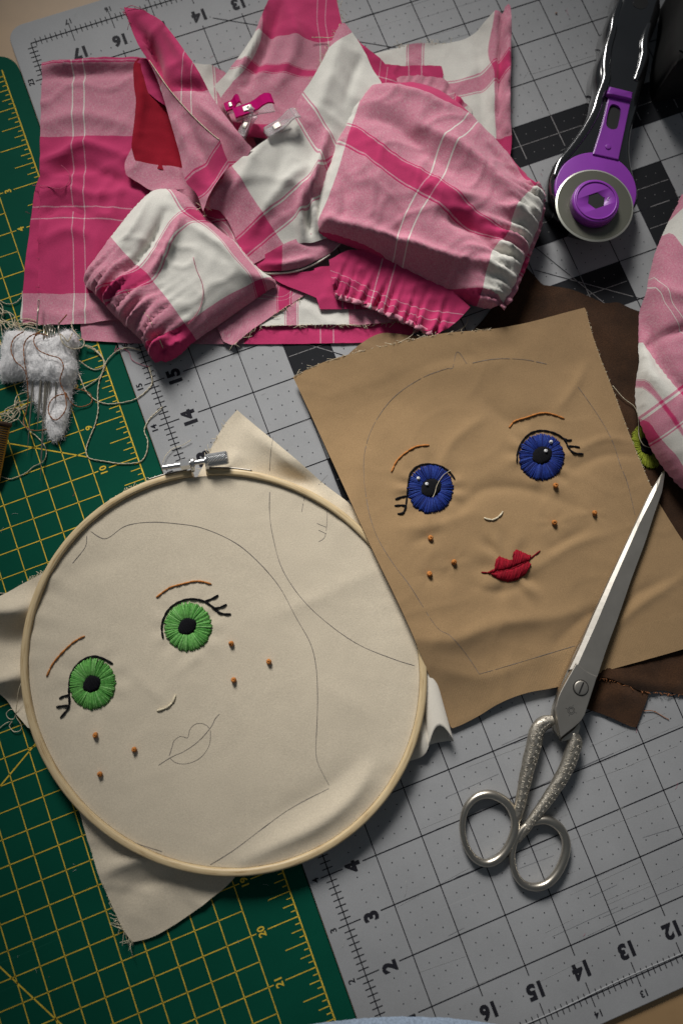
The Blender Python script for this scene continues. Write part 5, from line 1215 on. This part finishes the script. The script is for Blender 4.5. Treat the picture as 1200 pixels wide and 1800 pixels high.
def fuzz(c, name, n, L, seed):
    rs = np.random.default_rng(seed); lo, hi = c.O[:, :2].min(0), c.O[:, :2].max(0); g = Geo(); k = 0
    Q = lo-.03+rs.random((n*2, 2))*(hi-lo+.06); O = c.O[:, :2]; B = np.roll(O, -1, 0); ins = np.zeros(len(Q), bool)
    for a, b in zip(O, B):
        m = ((a[1] > Q[:, 1]) != (b[1] > Q[:, 1])) & (Q[:, 0] < (b[0]-a[0])*(Q[:, 1]-a[1])/(b[1]-a[1]+1e-12)+a[0]); ins ^= m
    Q = Q[ins][:n]; E = O[rs.integers(0, len(O), n//3)]; Q = np.vstack([Q, E]); Z = c.H(Q)
    for q, z in zip(Q, Z):
        d = rs.normal(0, 1, 3); d[2] = abs(d[2])*.5; d /= np.linalg.norm(d); b = rs.normal(0, .6, 3); l = L*rs.uniform(.4, 1.3); p = np.array([q[0], q[1], z-.005])
        s = np.linspace(0, 1, 4)[:, None]; P = p+d*l*s+b*l*s*s*.6; P[:, 2] = np.maximum(P[:, 2], .01); r = .0019; sd = np.cross(d, [.3, .5, .8]); sd /= np.linalg.norm(sd)+1e-9
        V = [];
        for i in range(4): V += [P[i]-sd*r*(1-i/4.5), P[i]+sd*r*(1-i/4.5)]
        g.add(V, [(0, 1, 3, 2), (2, 3, 5, 4), (4, 5, 7, 6)])
    return props(g.build(name, M['fuzz'], wp), kind='stuff')
fuzz(w1, 'wool_fibres', 5000, .09, 1); fuzz(w2, 'wool_fibres', 2800, .09, 2)
def needle(a, b, ha, hb, r, label):
    p, q = W(*a, ha), W(*b, hb); L = np.linalg.norm(q-p); u = (q-p)/L; t = thing('needle', label, 'needle', p, 'needles in the wool pad')
    T = np.linspace(0, 1, 24); rr = r*np.where(T > .82, np.maximum(.06, (1-T)/.18), 1.0)
    T2 = np.r_[.05, T[2:]]; g = Geo(); g.tube([p+u*L*x for x in T2], rr[1:], 8); g.build('shaft', M['needle'], t)
    s = np.cross(u, [0, 0, 1.0]); s /= np.linalg.norm(s); ring = [p+u*L*.05*(.5+.5*math.cos(k))+s*r*1.0*math.sin(k) for k in np.linspace(0, 2*math.pi, 18, endpoint=False)]
    g = Geo(); g.add(*ring_tube_geo(ring, r*.5, 6)); g.build('eye', M['needle'], t)
for a, b, ha, hb, r, lb in (((69, 526), (48, 803), .30, .12, .017, 'second longest needle in wool pad with its eye on pink sheet'), ((85, 570), (71, 847), .30, .10, .020, 'longest needle in wool pad reaching over the green mat'),
                            ((79, 572), (66, 756), .30, .20, .024, 'thick needle in wool pad between the two longest'), ((89, 569), (78, 735), .30, .20, .014, 'thin needle beside the thick one in wool pad'),
                            ((93, 572), (83, 712), .31, .21, .013, 'thin needle in the middle of wool pad'), ((97, 577), (86, 700), .31, .21, .012, 'short thin needle in the middle of wool pad'),
                            ((104, 566), (97, 713), .32, .20, .016, 'needle nearest the brown thread loop in wool pad')):
    needle(a, b, ha, hb, r, lb)

def thread_thing(name, label, lines, r, m, h=.02, cat='thread', wob=.0, twin=0.0):
    t = thing(name, label, cat, W(*lines[0][len(lines[0])//2][:2], 0)) if len(lines) > 1 else None
    for P in lines:
        Q = catmull([[*W(p[0], p[1], p[2] if len(p) > 2 else h)] for p in P], 10)
        if wob: Q = Q+np.array([[.01*noise.noise(Vector(q*4)), .01*noise.noise(Vector(q*4+7)), 0] for q in Q])
        g = Geo(); ph = np.arange(len(Q))*.9
        if twin:
            for k in (0, math.pi): g.tube(Q+np.c_[np.cos(ph+k), np.sin(ph+k), np.sin(ph+k)]*twin, r, 5)
        else: g.tube(Q, r, 5)
        o = g.build('strand' if t else name, M[m], t)
        if not t: props(o, label, cat)
    return t
thread_thing('loose_thread', 'cream thread looping from wool pad across both mats', [
    [(128, 585, .3), (120, 600, .35), (112, 592, .4), (106, 588, .42), (112, 604, .4), (128, 613, .3), (145, 610, .15), (148, 600, .12), (138, 590, .2), (128, 578, .2), (126, 566, .2)],
    [(148, 606, .1), (165, 612, .06), (180, 628, .03), (183, 645, .03), (176, 662, .02), (160, 675, .02), (144, 684, .02)],
    [(150, 608, .1), (170, 618, .05), (185, 640, .02), (175, 670, .02), (172, 695, .02), (173, 720, .02), (168, 745, .02), (158, 770, .02), (152, 790, .02), (157, 805, .02), (185, 811, .02), (215, 815, .02), (245, 812, .02), (257, 798, .02), (260, 775, .02), (254, 757, .02), (262, 738, .02), (275, 725, .03), (286, 715, .03)],
    [(139, 657, .06), (146, 675, .03), (155, 692, .02), (172, 705, .02), (195, 710, .02), (235, 703, .02), (260, 685, .02), (268, 670, .03), (262, 645, .03)],
    [(140, 634, .1), (155, 645, .03), (168, 650, .02), (182, 645, .02), (190, 632, .03), (205, 618, .03), (225, 611, .04), (248, 616, .05)]], .0085, 't_cream', twin=.006)
thread_thing('loose_thread', 'brown thread looped over the wool pad and needles', [
    [(42, 583, .34), (25, 595, .40), (20, 615, .42), (28, 635, .42), (42, 648, .36), (48, 668, .25), (50, 700, .16), (47, 722, .10), (42, 742, .10), (50, 754, .22), (66, 757, .24), (83, 755, .2)],
    [(70, 584, .36), (52, 592, .42), (43, 606, .43), (43, 630, .44), (46, 650, .36), (50, 676, .22)],
    [(84, 590, .38), (66, 587, .42), (60, 600, .44), (68, 615, .46), (86, 624, .46), (105, 630, .44), (112, 645, .42), (106, 668, .34), (112, 686, .26), (120, 700, .22)],
    [(118, 692, .24), (100, 696, .25), (88, 708, .25), (86, 725, .24), (96, 738, .23), (108, 732, .24), (117, 715, .24), (115, 690, .25), (124, 706, .14), (138, 715, .04), (155, 712, .03), (162, 704, .03), (158, 692, .03), (145, 686, .03), (134, 684, .05)],
    [(104, 569, .32), (112, 560, .36), (118, 553, .36)]], .008, 't_brown', twin=.006)
tangle = []
rt = np.random.default_rng(5)
for k in range(7):
    y0 = 558+k*5.0; P = []
    for i in range(9):
        P.append((-8+i*9.5+rt.normal(0, 3), y0-22*math.exp(-i*.55)+rt.normal(0, 5.5)+(6 if i > 3 else 0), .05+.05*rt.random()+.03*(i % 2)))
    tangle.append(P)
tangle.append([(-10, 528, .03), (3, 535, .04), (6, 548, .05), (4, 560, .05), (20, 566, .08), (60, 572, .1)])
tangle.append([(-5, 525, .03), (12, 534, .03), (28, 532, .03), (38, 522, .03), (40, 512, .04)])
tangle.append([(-5, 536, .03), (4, 545, .04), (7, 556, .05)])
thread_thing('thread_tangle', 'cream thread tangle beside checked sheet corner above wool pad', tangle, .0075, 't_cream', twin=.005)
tangle = []
for k in range(6):
    P = [(-10, 728+k*4+rt.normal(0, 3), .05)]
    for i in range(6): P.append((6+i*8+rt.normal(0, 3.5), 738-i*6+(k-3)*5+rt.normal(0, 5), .05+.06*rt.random()))
    tangle.append(P)
tangle.append([(-10, 748, .3), (8, 745, .30), (20, 742, .28), (32, 737, .15), (40, 745, .08), (52, 757, .05), (66, 768, .03), (78, 782, .03), (82, 797, .03), (76, 812, .03), (60, 820, .02), (45, 832, .02), (20, 842, .02), (4, 838, .02), (-10, 834, .02)])
tangle.append([(35, 700, .06), (28, 712, .06), (36, 725, .06), (30, 738, .08), (20, 735, .1), (14, 728, .1), (18, 722, .1), (25, 730, .1)])
thread_thing('thread_tangle', 'cream thread tangle over the amber measuring tape end', tangle, .0075, 't_cream', twin=.005)
thread_thing('loose_thread', 'short white thread end sticking out beside the hoop', [[(193, 878, .02), (210, 876, .03), (230, 872, .10), (240, 868, .2)]], .012, 't_cream')
thread_thing('loose_thread', 'short white thread at frame edge by hoop cloth corner', [[(-10, 1042, .02), (8, 1043, .02), (20, 1044, .1)]], .010, 't_cream')
thread_thing('loose_thread', 'knotted cream thread curl hanging off the hoop cloth corner', [[(40, 1195, .30), (33, 1215, .28), (30, 1240, .2), (26, 1262, .1), (16, 1263, .08), (12, 1254, .08), (20, 1247, .08), (27, 1252, .1), (30, 1262, .1), (38, 1275, .06), (36, 1284, .04), (25, 1286, .04), (17, 1276, .04), (22, 1268, .05), (10, 1272, .03), (-6, 1285, .02)]], .008, 't_cream')
thread_thing('loose_thread', 'fine cream thread curving behind the hoop screw', [[(286, 815, .06), (292, 800, .05), (305, 788, .04), (322, 782, .04), (336, 773, .05)]], .006, 't_cream')
thread_thing('loose_thread', 'short brown fibre lying on mat beside brown cloth corner', [[(1130, 1250, .03), (1142, 1249, .03), (1152, 1252, .02), (1164, 1259, .02), (1175, 1265, .02)]], .008, 't_brown')
thread_thing('loose_thread', 'tan thread trailing from tan cloth edge over lime eye', [[(1076, 678, .16), (1095, 700, .12), (1114, 715, .10), (1121, 735, .12), (1122, 765, .14), (1130, 782, .14), (1145, 788, .14), (1156, 796, .14)]], .009, 't_cream')
thread_thing('loose_thread', 'pink thread end under small sleeve on white mat', [[(205, 608, .03), (202, 618, .03), (210, 612, .03), (226, 618, .02), (232, 632, .02), (246, 640, .02), (262, 645, .02)]], .006, 't_pink')
thread_thing('loose_thread', 'thin pale thread loop above tan cloth upper edge', [[(690, 607, .18), (720, 592, .18), (733, 578, .2), (746, 590, .2), (742, 604, .17)], [(785, 590, .18), (815, 575, .14), (822, 560, .1)]], .006, 't_cream')
thread_thing('loose_thread', 'fine white thread lying across a blue eye', [[tuple(tn.on(x, y, .08)[:0])+(x, y, float(tn.on(x, y)[2])+.07) for x, y in ((792, 826), (778, 836), (768, 852), (764, 866), (760, 874))]], .005, 't_cream')

# ------------------------------------------------------------------ measuring tape end (left edge)
tp = thing('tape_measure', 'amber measuring tape end with black ticks at left edge', 'tape measure', W(-10, 800, 0))
P0, P1 = W(19, 748, .35), W(-1, 852, .10); dT = (P1-P0); sT = np.cross(dT/np.linalg.norm(dT), [0, 0, 1.0]); sT /= np.linalg.norm(sT)
if sT@(W(0, 800)-W(100, 800)) < 0: sT = -sT
V = []; Fc = []
for i in range(21):
    t = i/20; p = P0+dT*t
    for w_, dz in ((0, 0), (.6, .04)): V.append(p+sT*w_+np.array([0, 0, dz]))
for i in range(20): Fc.append((2*i, 2*i+1, 2*i+3, 2*i+2))
o = mesh('tape_band', V, Fc, M['tape'], tp); md = o.modifiers.new('t', 'SOLIDIFY'); md.thickness = .03*IN; md.offset = 0
for i in range(1, 26):
    t = i/26; p = P0+dT*t+np.array([0, 0, .02]); L = .5 if i % 4 == 0 else .32
    g = Geo(); g.tube([p+sT*.02, p+sT*(.02+L)+np.array([0, 0, .035])], .012, 5, .4); g.build('tick_mark', M['dark'], tp)
g = Geo(); g.tube([P0+sT*-.03+np.array([0, 0, .02]), P0+sT*.7+np.array([0, 0, .06])], .05, 8, .8); g.build('tape_end_clip', plain('dark brass', (.10, .06, .04), .4, .6), tp)

# ------------------------------------------------------------------ denim edge at the bottom of the frame
dmn = Cloth([(540, 1801, .35), (600, 1793, .38), (660, 1788, .40), (720, 1786, .40), (790, 1789, .40), (860, 1797, .38), (920, 1806, .35), (980, 1900, .3), (740, 1960, .3), (500, 1900, .3)], puff=(.4, .8), nz=(.015, .8), seed=95, res=.09)
props(dmn.build('denim_cloth', M['denim']), 'pale blue denim cloth edge at bottom of frame', 'fabric')
# small crumb on the mat
g = Geo(); p = W(977, 24, .01); g.tube([p+np.array([-.02, 0, 0]), p+np.array([0, .01, .012]), p+np.array([.022, .004, 0])], [.012, .022, .01], 6)
props(g.build('crumb', M['t_brown']), 'tiny brown crumb on upper part of the white mat', 'crumb')

thread_thing('loose_thread', 'short white thread lying on the pink strap piece', [[(548, 66, .62), (566, 66, .64), (582, 66, .70), (592, 58, .74), (597, 42, .70)]], .009, 't_cream')
thread_thing('loose_thread', 'white thread tuft between collar point and small sleeve', [[(338, 378, .55), (348, 368, .6), (362, 364, .6), (372, 370, .55)], [(345, 356, .55), (356, 366, .6), (360, 380, .55), (352, 392, .5)], [(330, 384, .52), (346, 384, .58), (364, 378, .58)]], .008, 't_cream')
thread_thing('loose_thread', 'pink thread curl on the flat checked sheet', [[(58, 326, .1), (80, 327, .2), (105, 332, .22), (120, 322, .22), (122, 305, .22), (108, 290, .22)]], .007, 't_pink')
thread_thing('loose_thread', 'pink thread end standing at collar tip', [[(222, 14, .9), (232, 10, .95), (246, 15, .95), (258, 20, .95)]], .007, 't_pink')

# lint and thread crumbs on the mats
rl = np.random.default_rng(12); g = Geo()
for k in range(170):
    x, y = rl.uniform(-8, 14), rl.uniform(0, 23); L = rl.uniform(.02, .16) if k % 5 else rl.uniform(.2, .5); a = rl.uniform(0, 6.28); c = rl.normal(0, .5)
    t = np.linspace(0, 1, 6); xx = x+L*t*math.cos(a)-c*L*t*t*math.sin(a); yy = y+L*t*math.sin(a)+c*L*t*t*math.cos(a)
    g.tube(np.c_[xx, yy, np.full(6, .006)], .0022, 4, mi=int(rl.random() < .35))
props(g.build('lint', [plain('grey lint', (.5, .5, .48), .9), M['t_pink']]), 'fine lint fibres scattered over both cutting mats', 'lint', kind='stuff')
